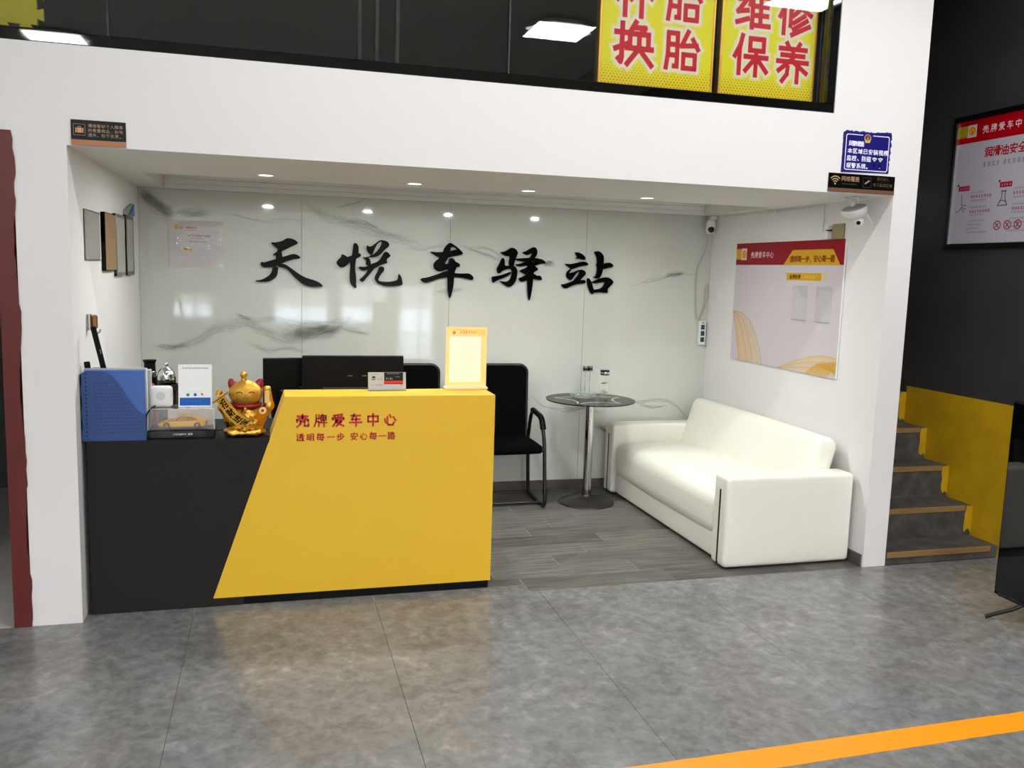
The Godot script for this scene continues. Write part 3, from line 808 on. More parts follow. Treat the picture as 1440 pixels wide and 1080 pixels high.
# ---------- shell of the place ----------
func setting():
	var T := 0.15
	# white shop front around the alcove
	structure("wall_front", Vector3(HL, H, -0.16), Vector3(4.055, 2.39, 0.0), M.white)
	structure("wall_front_upper", Vector3(3.52, 2.39, -0.16), Vector3(4.055, HC, 0.0), M.white)
	structure("wall_front_post", Vector3(-0.195, 0.0, -0.16), Vector3(0.0, H, 0.0), M.white)
	structure("wall_left", Vector3(-0.12, 0.0, -D), Vector3(0.0, H + 0.25, -0.16), M.white)
	structure("wall_right", Vector3(W, 0.0, -D - 0.1), Vector3(4.055, H, 0.0), M.white)
	structure("wall_right_upper", Vector3(W, H, -D - 0.1), Vector3(4.055, 2.39, -0.16), M.white)
	structure("wall_door_side", Vector3(HL, 0.0, -0.16), Vector3(-1.15, H, 0.0), M.white)
	# soffit with a raised tray towards the back, its rear face stepped
	structure("ceiling_soffit", Vector3(0.0, H, -1.0), Vector3(W, H + 0.25, -0.16), M.soffit)
	structure("ceiling_left_margin", Vector3(0.0, H, -D), Vector3(0.15, H + 0.25, -1.0), M.soffit)
	structure("ceiling_right_margin", Vector3(W - 0.09, H, -D), Vector3(W, H + 0.25, -1.0), M.soffit)
	structure("ceiling_tray", Vector3(0.15, H + 0.15, -D), Vector3(W - 0.09, H + 0.25, -1.0), M.soffit)
	var tr := structure("trim_1", Vector3(0.15, H + 0.0, -D), Vector3(W - 0.09, H + 0.03, -D + 0.03), M.trim, 0.003)
	block("moulding_step", Vector3(0.15, H + 0.03, -D), Vector3(W - 0.09, H + 0.062, -D + 0.05), M.trim, tr, 0.004)
	block("moulding_step", Vector3(0.15, H + 0.062, -D), Vector3(W - 0.09, H + 0.095, -D + 0.075), M.trim, tr, 0.004)
	block("moulding_step", Vector3(0.15, H + 0.095, -D), Vector3(W - 0.09, H + 0.15, -D + 0.105), M.trim, tr, 0.004)
	# wood-look skirting
	structure("baseboard_back", Vector3(0.0, 0.0, -D), Vector3(W, 0.068, -D + 0.012), M.base_wood, 0.002)
	structure("baseboard_right", Vector3(W - 0.012, 0.0, -D + 0.012), Vector3(W, 0.068, -0.01), M.base_wood, 0.002)
	# painted red door frame with a ragged paint edge, and the dark room behind it
	var jag := PackedVector2Array([Vector2(-0.262, 0.0)])
	for i in 61:
		var y := 2.045 * i / 60.0
		jag.append(Vector2(-0.196 + 0.006 * sin(i * 0.37) + rng.randf_range(-0.004, 0.004), y))
	jag.append(Vector2(-0.262, 2.045))
	var st := start()
	prism(st, jag, Vector3(0, 0, -0.162), Vector3.RIGHT, Vector3.UP, Vector3(0, 0, 0.168))
	var door := obj("door_1", st, M.red_paint)
	door.set_meta("kind", "structure")
	block("door_head", Vector3(-1.15, 1.985, -0.16), Vector3(-0.262, 2.045, 0.005), M.red_paint, door, 0.003)
	block("door_jamb", Vector3(-1.15, 0.0, -0.16), Vector3(-1.08, 1.985, 0.005), M.red_paint, door, 0.003)
	structure("wall_back_room", Vector3(HL, -0.1, -2.6), Vector3(-0.12, H + 0.25, -2.5), M.dark_wall)
	structure("wall_back_room_side", Vector3(-0.2, -0.1, -2.5), Vector3(-0.12, H, -0.16), M.dark_wall)
	structure("wall_back_room_far", Vector3(HL - 0.1, -0.1, -2.5), Vector3(HL, H, -0.16), M.dark_wall)
	# the hall that the camera stands in
	structure("ceiling", Vector3(HL, HC, 0.0), Vector3(WR, HC + 0.15, HZ), M.hall)
	structure("wall_hall_left", Vector3(HL - T, 0.0, -0.16), Vector3(HL, HC, HZ), M.hall)
	var wr := structure("wall_hall_right", Vector3(WR, 0.0, -3.4), Vector3(WR + T, HC + 2.0, HZ), M.dark_wall)
	# yellow dado painted on the dark wall beside the stairs
	block("yellow_dado", Vector3(WR - 0.0015, 0.0, -0.855), Vector3(WR + 0.01, 0.887, HZ), M.yellow_wall, wr)
	# street wall with glazed openings towards the daylight
	# its panes are where the marble mirrors bright shapes
	var open := [[-1.38, -0.55, 0.36, 0.82], [0.86, 2.04, 0.26, 1.0], [2.38, 3.40, 0.28, 1.14], [3.75, 4.52, 0.02, 1.14]]
	var x := HL
	var k := 0
	for o in open:
		structure("wall_street" if k == 0 else "wall_street_%03d" % k, Vector3(x, 0.0, HZ), Vector3(o[0], HC, HZ + T), M.hall)
		structure("wall_street_sill_%03d" % (k + 1), Vector3(o[0], 0.0, HZ), Vector3(o[1], o[2], HZ + T), M.hall)
		structure("wall_street_head_%03d" % (k + 1), Vector3(o[0], o[3], HZ), Vector3(o[1], HC, HZ + T), M.hall)
		var w := structure("window_%d" % (k + 2), Vector3(o[0], o[2], HZ + 0.07), Vector3(o[1], o[3], HZ + 0.076), M.glass)
		block("window_frame", Vector3(o[0] + 0.6 * (o[1] - o[0]), o[2], HZ + 0.05), Vector3(o[0] + 0.6 * (o[1] - o[0]) + 0.05, o[3], HZ + 0.1), M.grey_plastic, w)
		x = o[1]; k += 1
	structure("wall_street_end", Vector3(x, 0.0, HZ), Vector3(WR, HC, HZ + T), M.hall)
	structure("ground", Vector3(HL - 6.0, -0.12, HZ + T), Vector3(WR + 6.0, -0.02, HZ + 14.0), M.grey_plastic)

func back_wall():
	# four polished marble-look panels, veins drawn where the photograph has them
	var s := 420.0                                   # pixels a metre
	var w := int(W * s); var h := int(2.2 * s)
	var cv := Canvas.new(w, h, Color(0.80, 0.805, 0.775))
	var n := FastNoiseLite.new(); n.seed = 5; n.frequency = 0.004; n.fractal_octaves = 4
	var src := n.get_image(w / 4, h / 4)
	src.resize(w, h, Image.INTERPOLATE_CUBIC)
	for y in h:
		for x in w:
			var v := src.get_pixel(x, y).r - 0.5
			cv.img.set_pixel(x, y, Color(0.80 + v * 0.07, 0.805 + v * 0.07, 0.775 + v * 0.075))
	var wob := FastNoiseLite.new(); wob.seed = 8; wob.frequency = 0.012; wob.fractal_octaves = 4
	var g := RandomNumberGenerator.new(); g.seed = 77
	for v in VEINS:
		var p := points(v[0])
		for i in p.size(): p[i] = Vector2(p[i].x * s / 1000.0, (2200.0 - p[i].y) * s / 1000.0)
		var cur := Curve2D.new()
		for i in p.size():
			var t := (p[mini(i + 1, p.size() - 1)] - p[maxi(i - 1, 0)]) / 5.0
			cur.add_point(p[i], -t, t)
		var len := cur.get_baked_length()
		var wd: float = v[1] * s / 1000.0
		var strands := 3 + int(wd / 2.0)
		for k in strands:
			var off := g.randf_range(-0.5, 0.5) * wd
			var a0 := g.randf_range(0.0, 0.25); var a1 := g.randf_range(0.75, 1.0)
			var q := PackedVector2Array()
			for i in 40:
				var f := lerpf(a0, a1, i / 39.0)
				var c := cur.sample_baked(f * len)
				c += Vector2(wob.get_noise_2d(c.x + k * 91.0, c.y), wob.get_noise_2d(c.x, c.y + k * 57.0 + 400.0)) * (4.0 + wd * 0.42)
				c += Vector2(0.25, 1.0).normalized() * off * sin(f * PI)
				q.append(c)
			var tone := Color(0.37, 0.40, 0.39).lerp(Color(0.46, 0.43, 0.38), g.randf() * 0.6)
			var broad := g.randf() < 0.42
			for i in 39:
				var aa: float = v[2] * (0.10 if broad else 0.55) * (0.45 + 0.55 * absf(wob.get_noise_1d(i * 9.0 + k * 31.0)) * 2.2)
				cv.seg(q[i], q[i + 1], (wd * 0.22 if broad else 0.8), tone, (wd * 0.16 + 1.5 if broad else 1.1), aa * sin(PI * (i + 1.0) / 40.0) ** 0.4)
	var m := printed(tex(cv), 0.05)
	m.metallic_specular = 0.6
	var wall := structure("wall_back", Vector3(-0.12, -0.1, -D - 0.12), Vector3(W + 0.145, H + 0.25, -D - 0.009), M.grout)
	var pw := W / 4.0
	for i in 4:
		var st := start()
		var x0 := pw * i + 0.0007; var x1 := pw * (i + 1) - 0.0007
		var y0 := 0.0; var y1 := H + 0.0
		box(st, Vector3(x0, y0, -D - 0.009), Vector3(x1, y1, -D - 0.0006), 0.0)
		var o := obj("marble_panel", st, M.grout, wall)
		st = start()
		var b := 0.0012                              # eased edge
		var u := func(x: float, y: float) -> Vector2: return Vector2(x / W, (2.2 - y) / 2.2)
		quad(st, Vector3(x0 + b, y1 - b, -D), Vector3(x1 - b, y1 - b, -D), Vector3(x1 - b, y0, -D), Vector3(x0 + b, y0, -D), Vector3.BACK, [u.call(x0, y1), u.call(x1, y1), u.call(x1, y0), u.call(x0, y0)])
		for sd in [[x0, x0 + b], [x1, x1 - b]]:
			quad(st, Vector3(sd[0], y1, -D - 0.0008), Vector3(sd[1], y1 - b, -D), Vector3(sd[1], y0, -D), Vector3(sd[0], y0, -D - 0.0008), Vector3(signf(sd[0] - sd[1]), 0, 1).normalized(), [u.call(sd[0], y1), u.call(sd[1], y1), u.call(sd[1], y0), u.call(sd[0], y0)])
		obj("glazed_face", st, m, o)

func floors():
	# hall: 80 cm grey vinyl tiles laid tight; further back one continuous bed
	var fl := structure("floor", Vector3(HL, -0.12, -0.001), Vector3(WR, -0.004, HZ), M.joint)
	var xs := [HL]
	var x := 0.448 - 0.8 * 4
	while x < WR - 0.02:
		if x > HL + 0.02: xs.append(x)
		x += 0.8
	xs.append(WR)
	for k in 5:
		var z0 := 0.8 * k; var z1 := z0 + 0.8
		for i in xs.size() - 1:
			block("floor_tile", Vector3(xs[i] + 0.0007, -0.004, z0 + 0.0003), Vector3(xs[i + 1] - 0.0007, 0.0, z1 - 0.0003), M.concrete, fl, 0.0006)
	block("floor_bed", Vector3(HL, -0.004, 4.0), Vector3(WR, 0.0, HZ), M.concrete, fl)
	for i in 3: block("floor_tile", Vector3([0.0, 0.4487, 1.2487][i], -0.0011, -0.088), Vector3([0.4473, 1.2473, 2.0][i], 0.0, -0.0003), M.concrete, fl, 0.0004)
	# orange line painted on the floor
	var p := PackedVector2Array()
	for i in 60:
		p.append(Vector2(lerpf(1.7, WR - 0.02, i / 59.0), lerpf(1.545, 1.50, i / 59.0) + rng.randf_range(-0.0015, 0.0015)))
	for i in 60:
		p.append(Vector2(lerpf(WR - 0.02, 1.7, i / 59.0), lerpf(1.602, 1.662, i / 59.0) + rng.randf_range(-0.0015, 0.0015)))
	var st := start()
	prism(st, p, Vector3(0, 0.0002, 0), Vector3.RIGHT, Vector3.BACK, Vector3(0, 0.0008, 0))
	obj("painted_line", st, M.stripe, fl)
	# alcove: wood-look planks along the front, pale joints
	var wf := structure("floor_alcove", Vector3(HL, -0.12, -2.5), Vector3(W + 0.145, -0.0012, -0.001), M.plank_joint)
	var starts := [2.336, 2.666, 2.271, 2.5, 2.668, 2.271, 2.45, 2.672, 2.30, 2.5, 2.668]
	for r in 12:
		var z1 := -0.001 - 0.1705 * r; var z0 := maxf(z1 - 0.1705, -D)
		if z1 - z0 < 0.01: break
		var c: float = starts[r % starts.size()]
		var a := c - 0.792 * 3
		while a < W:
			var b := a + 0.792
			if r == 0 and a < 2.0 and b > 2.0: b = 2.0
			var xa := maxf(a, 0.0); var xb := minf(b, W)
			if xb - xa > 0.01:
				var zz := z1
				if r == 0 and xb < 2.01: zz = -0.088
				var mm: StandardMaterial3D = [M.plank, M.plank_dark, M.plank_light, M.plank][rng.randi() % 4]
				var off := Vector2(rng.randf(), rng.randf())
				st = start()
				box(st, Vector3(xa + 0.0013, -0.0011, z0 + 0.0003), Vector3(xb - 0.0013, -0.0002, zz - 0.0003))
				quad(st, Vector3(xa + 0.0013, 0, z0 + 0.0003), Vector3(xb - 0.0013, 0, z0 + 0.0003), Vector3(xb - 0.0013, 0, zz - 0.0003), Vector3(xa + 0.0013, 0, zz - 0.0003), Vector3.UP,
					[off, off + Vector2(xb - xa, 0), off + Vector2(xb - xa, 0.9), off + Vector2(0, 0.9)])
				obj("floor_plank", st, mm, wf)
			a = b

func upper_window():
	# dark glazing of the upper floor: frame, panes, mullions, a dim room behind
	var win := structure("window_1", Vector3(HL, 2.39, -0.09), Vector3(3.52, 2.437, -0.002), M.black_gloss, 0.004)
	block("window_frame", Vector3(3.473, 2.437, -0.09), Vector3(3.52, HC, -0.002), M.black_gloss, win, 0.004)
	var cuts := [HL, 0.162, 1.244, 1.827, 3.473]
	for i in 4:
		block("window_pane", Vector3(cuts[i] + 0.002, 2.437, -0.034), Vector3(cuts[i + 1] - 0.002, HC, -0.026), M.pane, win)
	for xm in [0.162, 1.827]:
		block("pane_joint", Vector3(xm - 0.004, 2.437, -0.038), Vector3(xm + 0.004, HC, -0.02), M.dark_steel, win)
	for xm in [1.168, 1.244, 1.334]:
		block("mullion", Vector3(xm - 0.008, 2.437, -0.16), Vector3(xm + 0.008, HC, -0.10), M.black_metal, win)
	structure("floor_upper", Vector3(HL, 2.25, -6.0), Vector3(3.91, 2.39, -0.16), M.concrete)
	structure("wall_upper_back", Vector3(HL, 2.25, -6.15), Vector3(4.055, HC, -6.0), M.dark_wall)
	structure("wall_upper_left", Vector3(HL - 0.15, 2.0, -6.0), Vector3(HL, HC, -0.16), M.dark_wall)
	structure("wall_upper_right", Vector3(3.91, 2.39, -6.0), Vector3(4.055, HC, -0.16), M.dark_wall)
	structure("ceiling_upper", Vector3(HL, HC, -6.15), Vector3(4.055, HC + 0.15, 0.0), M.hall)
	# two advertising panels standing behind the glass
	banner(2.285, 2.885, ["补胎", "换胎"], [[2.353, 2.568], [2.625, 2.823]], "yellow panel with red tyre-change lettering behind the upper glass")
	banner(2.918, 3.455, ["维修", "保养"], [[2.985, 3.19], [3.235, 3.435]], "yellow panel with red repair lettering beside the upper window frame")
	# yellow interlocking foam mat leaning behind the glass
	var p := PackedVector2Array()
	var x0 := -0.95; var x1 := -0.112; var y0 := 2.475; var y1 := 3.2
	var n := 10
	for i in n:                                     # bottom edge, teeth downwards
		var a := lerpf(x0, x1, float(i) / n); var d := (x1 - x0) / n
		p.append_array([Vector2(a + d * 0.3, y0), Vector2(a + d * 0.22, y0 - 0.012), Vector2(a + d * 0.78, y0 - 0.012), Vector2(a + d * 0.7, y0)])
	p.append(Vector2(x1, y0))
	for i in 9:
		var a := lerpf(y0, y1, i / 9.0); var d := (y1 - y0) / 9.0
		p.append_array([Vector2(x1, a + d * 0.3), Vector2(x1 + 0.024, a + d * 0.2), Vector2(x1 + 0.024, a + d * 0.8), Vector2(x1, a + d * 0.7)])
	p.append_array([Vector2(x1, y1), Vector2(x0, y1), Vector2(x0, y0)])
	var st := start()
	prism(st, p, Vector3(0, 0, -0.118), Vector3.RIGHT, Vector3.UP, Vector3(0, 0, 0.02))
	var o := obj("foam_mat", st, M.foam)
	tag(o, "yellow interlocking foam mat standing behind the dark upper glass", "foam mat")

func banner(xa: float, xb: float, rows: Array, cols: Array, label: String):
	var y0 := 2.44; var y1 := 3.25
	var t := thing("advertising_panel", label, "sign", Vector3(xa, y0, -0.10), 0.0, "")
	var s := 620.0
	var w := int((xb - xa) * s); var h := int((y1 - y0) * s)
	var cv := Canvas.new(w, h, Color(0.92, 0.90, 0.17))
	# small orange lozenges printed along the bottom
	for r in 9:
		for k in 60:
			var at := Vector2(k * 11.0 + (r % 2) * 5.5, h - 6.0 - r * 8.0)
			cv.disc(at, 3.6 - r * 0.28, Color(0.84, 0.56, 0.08), 0.9)
	for pass_ in 2:
		for r in 2:
			for c in 2:
				var x: float = (cols[c][0] - xa) * s
				var size: float = (cols[c][1] - cols[c][0]) * s
				var top: float = [2.978, 2.752][r] - c * 0.018
				var y := (y1 - top) * s
				var ch: String = rows[r][c]
				if pass_ == 0: write(cv, ch, x, y, size * 0.96, Color(0.93, 0.91, 0.80), 0.30, 1.1, 5.0)
				else: write(cv, ch, x, y, size * 0.96, Color(0.80, 0.13, 0.20), 0.122, 1.1, 0.8)
	block("panel_body", Vector3(0, 0.0, -0.045), Vector3(xb - xa, y1 - y0, -0.001), M.panel_edge, t, 0.003)
	sheet("printed_face", Vector3(0.012, y1 - y0, 0.0005), Vector3(xb - xa - 0.024, 0, 0), Vector3(0, y0 - y1, 0), printed(tex(cv), 0.35), t)
	for sx in [0.0, xb - xa - 0.012]:
		block("gilt_edge", Vector3(sx, 0.0, -0.001), Vector3(sx + 0.012, y1 - y0, 0.004), M.gold_satin, t, 0.002)

func stairs():
	var t := thing("staircase", "dark concrete stairs with brown nosings rising beside the white shop front", "stairs", Vector3(4.06, 0, 0))
	var y := 0.0
	var tops := [0.072, 0.252, 0.447, 0.645, 0.847]
	for i in 12:
		var y1: float = tops[i] if i < 5 else 0.847 + 0.198 * (i - 4)
		var z := -0.2135 * i
		var w := WR - 4.06
		var st := start()
		box(st, Vector3(0, 0.0, z - 0.2135 - (0.0 if i < 11 else 0.3)), Vector3(w - 0.002, y1, z), 0.004)
		var o := obj("step", st, M.step, t)
		block("nosing", Vector3(0.004, y1 - 0.032, z - 0.002), Vector3(w - 0.055, y1 + 0.002, z + 0.005), M.nosing, o, 0.003)
		if i > 0 and i < 6:
			# wall paint run over the end of the riser, with a torn lower edge
			var p := PackedVector2Array([Vector2(w - 0.045, y1 - 0.002), Vector2(w - 0.002, y1 - 0.002)])
			for k in 7: p.append(Vector2(lerpf(w - 0.002, w - 0.05, k / 6.0), y + 0.025 + rng.randf_range(-0.012, 0.018)))
			for k in 5: p.append(Vector2(w - 0.048 + rng.randf_range(-0.006, 0.006), lerpf(y + 0.04, y1 - 0.02, k / 4.0)))
			st = start()
			prism(st, p, Vector3(0, 0, z + 0.0004), Vector3.RIGHT, Vector3.UP, Vector3(0, 0, 0.0012))
			obj("paint_run", st, M.yellow_wall, o)
		y = y1
	structure("floor_stairwell", Vector3(4.055, -0.12, -3.5), Vector3(WR, -0.001, -0.001), M.step)
	structure("wall_stair_back", Vector3(3.91, -0.1, -3.5), Vector3(WR + 0.15, HC + 2.0, -3.4), M.dark_wall)
	structure("ceiling_stair", Vector3(4.055, HC + 1.85, -3.5), Vector3(WR, HC + 2.0, 0.15), M.dark_wall)
	structure("wall_stair_head", Vector3(4.055, HC, 0.0), Vector3(WR, HC + 2.0, 0.15), M.dark_wall)
	structure("wall_stair_left", Vector3(3.95, HC, -3.4), Vector3(4.055, HC + 2.0, 0.0), M.dark_wall)

# ---------- furniture ----------
func counter():
	var t := thing("reception_counter", "dark grey reception counter with slanted yellow front panel and red lettering", "counter", Vector3(0, 0, 0))
	var zf := -0.077
	var st := start()
	# yellow front block, its left edge slanting
	prism(st, PackedVector2Array([Vector2(0.527, 0.04), Vector2(1.822, 0.04), Vector2(1.822, 0.962), Vector2(0.843, 0.962)]), Vector3(0, 0, zf - 0.235), Vector3.RIGHT, Vector3.UP, Vector3(0, 0, 0.235))
	obj("yellow_front", st, M.counter_yellow, t)
	st = start()
	prism(st, PackedVector2Array([Vector2(0.022, 0.002), Vector2(0.660, 0.002), Vector2(0.660, 0.0385), Vector2(0.5258, 0.0385), Vector2(0.7725, 0.752), Vector2(0.022, 0.752)]), Vector3(0, 0, zf - 0.21), Vector3.RIGHT, Vector3.UP, Vector3(0, 0, 0.208))
	obj("dark_front", st, M.counter_dark, t)
	block("plinth", Vector3(0.662, 0.0, zf - 0.22), Vector3(1.812, 0.0385, zf - 0.008), M.black_plastic, t)
	st = start()
	prism(st, PackedVector2Array([Vector2(0.022, 0.752), Vector2(0.7725, 0.752), Vector2(0.7795, 0.774), Vector2(0.022, 0.774)]), Vector3(0, 0, zf - 0.21), Vector3.RIGHT, Vector3.UP, Vector3(0, 0, 0.21))
	box(st, Vector3(0.022, 0.752, -0.62), Vector3(0.86, 0.774, zf - 0.2352), 0.002)
	obj("desk_top", st, M.counter_dark, t)
	block("side_panel", Vector3(0.022, 0.0, -0.62), Vector3(0.044, 0.752, zf - 0.21), M.counter_dark, t)
	block("work_top", Vector3(0.862, 0.615, -0.92), Vector3(1.62, 0.64, zf - 0.2352), M.counter_dark, t, 0.002)
	block("side_panel", Vector3(0.862, 0.0, -0.90), Vector3(0.884, 0.615, zf - 0.24), M.counter_dark, t)
	block("side_panel", Vector3(1.598, 0.0, -0.90), Vector3(1.62, 0.615, zf - 0.24), M.counter_dark, t)
	# red lettering on the yellow front
	var x := 0.892
	for ch in "壳牌爱车中心":
		letter("lettering", ch, Vector3(x, 0.881, zf + 0.0002), Vector3.RIGHT, Vector3(0, 0, 0.0015), 0.059, 0.115 if ch == "牌" else 0.145, M.lettering, t)
		x += 0.0795
	var pos := [416.7, 430.6, 444.4, 458.75, 472.3, 491.7, 505.2, 518.75, 532.3, 545.2]
	var k := 0
	for ch in "透明每一步安心每一路":
		letter("lettering", ch, Vector3(0.892 + (pos[k] - 416.0) * 0.451 / 140.0, 0.793, zf + 0.0002), Vector3.RIGHT, Vector3(0, 0, 0.0012), 0.036, 0.125, M.lettering, t)
		k += 1

func sofa():
	var x0 := 3.108; var x1 := 3.885; var z0 := -1.855; var z1 := -0.088
	var t := thing("leather_sofa", "cream white leather sofa with square arms against the alcove side wall", "sofa", Vector3((x0 + x1) / 2, 0, (z0 + z1) / 2))
	var o := t.position
	var put := func(called: String, lo: Vector3, hi: Vector3, r: float, bulge: Vector3) -> MeshInstance3D:
		var st := start()
		cushion(st, (lo + hi) / 2 - o, hi - lo, r, bulge)
		return obj(called, st, M.leather, t, true)
	put.call("base", Vector3(x0 + 0.03, 0.018, z0 + 0.15), Vector3(x1 - 0.02, 0.19, z1 - 0.15), 0.012, Vector3(0.004, 0, 0))
	put.call("seat_cushion", Vector3(x0 + 0.012, 0.142, z0 + 0.153), Vector3(x1 - 0.12, 0.375, z1 - 0.153), 0.062, Vector3(0.012, 0.045, 0))
	# the backrest leans, so it is turned about its foot
	var st := start()
	cushion(st, Vector3(0, 0.25, 0), Vector3(0.155, 0.5, (z1 - z0) - 0.25), 0.05, Vector3(0.02, 0.008, 0.004))
	var back := obj("backrest", st, M.leather, t, true)
	back.position = Vector3(3.665, 0.20, (z0 + z1) / 2 - 0.005) - o
	back.rotation.z = -0.285
	for za in [z0, z1 - 0.15]:
		var arm: MeshInstance3D = put.call("arm", Vector3(x0, 0.012, za), Vector3(x1, 0.505, za + 0.15), 0.022, Vector3(0.0, 0.004, 0.002))
		block("metal_inlay", Vector3(x0 - 0.002, 0.02, za + 0.068) - o, Vector3(x0 + 0.01, 0.43, za + 0.082) - o, M.inlay, arm, 0.001)
	for p in [Vector2(x0 + 0.06, z0 + 0.07), Vector2(x1 - 0.06, z0 + 0.07), Vector2(x0 + 0.06, z1 - 0.07), Vector2(x1 - 0.06, z1 - 0.07)]:
		block("foot", Vector3(p.x - 0.03, 0.0, p.y - 0.03) - o, Vector3(p.x + 0.03, 0.02, p.y + 0.03) - o, M.black_plastic, t)

var chair_proto: Node3D
func mesh_chair(x: float):
	var labels := {1.02: "black mesh armchair behind the two desk monitors", 1.635: "black mesh armchair behind the counter between the monitor and the acrylic stand", 2.25: "black mesh armchair with sled frame standing next to the round table"}
	if chair_proto:
		var c := chair_proto.duplicate()
		c.name = numbered("mesh_armchair")
		add_child(c)
		c.position.x = x
		tag(c, labels[x], "chair", "black mesh armchairs along the marble wall")
		return
	var t := thing("mesh_armchair", labels[x], "chair", Vector3(x, 0, -1.62), 0.0, "black mesh armchairs along the marble wall")
	chair_proto = t
	var st := start()
	cushion(st, Vector3(0, 0.405, 0.01), Vector3(0.49, 0.055, 0.44), 0.022, Vector3(0, 0.012, 0.004), 8)
	obj("seat", st, M.black_fabric, t, true)
	# backrest: a thin curved panel with rounded upper corners
	st = start()
	var p := PackedVector2Array([Vector2(-0.225, 0.0), Vector2(0.225, 0.0)])
	for i in 9: p.append(Vector2(0.175, 0.465) + Vector2(cos(PI * 0.5 * i / 8.0), sin(PI * 0.5 * i / 8.0)) * Vector2(0.055, 0.05))
	for i in 9: p.append(Vector2(-0.175, 0.465) + Vector2(-sin(PI * 0.5 * i / 8.0), cos(PI * 0.5 * i / 8.0)) * Vector2(0.055, 0.05))
	prism(st, p, Vector3(0, 0.405, -0.135), Vector3.RIGHT, Vector3(0, 0.997, -0.075), Vector3(0, 0.002, 0.022))
	var back := obj("backrest", st, M.black_fabric, t)
	st = start()
	var rim := []
	for v in p.slice(1): rim.append(Vector3(v.x, 0.405 + v.y * 0.997, -0.124 - v.y * 0.075))
	rim.append(Vector3(p[0].x, 0.405 + p[0].y, -0.124))
	rim.append(rim[0])
	tube(st, rim, 0.0125, 8)
	obj("back_frame", st, M.black_metal, back)
	for s: float in [-1.0, 1.0]:
		# one bent tube: runner, front upright, arm, down to the seat
		st = start()
		var q := rounded([Vector3(s * 0.265, 0.50, -0.17), Vector3(s * 0.272, 0.612, -0.14), Vector3(s * 0.278, 0.585, 0.075), Vector3(s * 0.277, 0.43, 0.15), Vector3(s * 0.278, 0.013, 0.20), Vector3(s * 0.285, 0.013, -0.22), Vector3(s * 0.262, 0.40, -0.19)], 0.05)
		tube(st, q, 0.0125, 10)
		obj("side_frame", st, M.black_metal, t)
		st = start()
		tube(st, rounded([Vector3(s * 0.272, 0.615, -0.12), Vector3(s * 0.278, 0.592, 0.07), Vector3(s * 0.277, 0.52, 0.112)], 0.05), 0.021, 10, 0.8)
		obj("armrest_pad", st, M.black_plastic, t)
		st = start()
		tube(st, [Vector3(s * 0.266, 0.50, -0.165), Vector3(s * 0.262, 0.40, -0.185)], 0.0125, 8)
		obj("back_post", st, M.black_metal, t)
	st = start()
	tube(st, [Vector3(-0.275, 0.02, 0.10), Vector3(0.275, 0.02, 0.10)], 0.011, 8)
	obj("stretcher", st, M.black_metal, t)
	st = start()
	tube(st, [Vector3(-0.272, 0.385, 0.155), Vector3(0.272, 0.385, 0.155)], 0.011, 8)
	obj("seat_rail", st, M.black_metal, t)
	st = start()
	tube(st, [Vector3(-0.262, 0.385, -0.185), Vector3(0.262, 0.385, -0.185)], 0.011, 8)
	obj("seat_rail", st, M.black_metal, t)

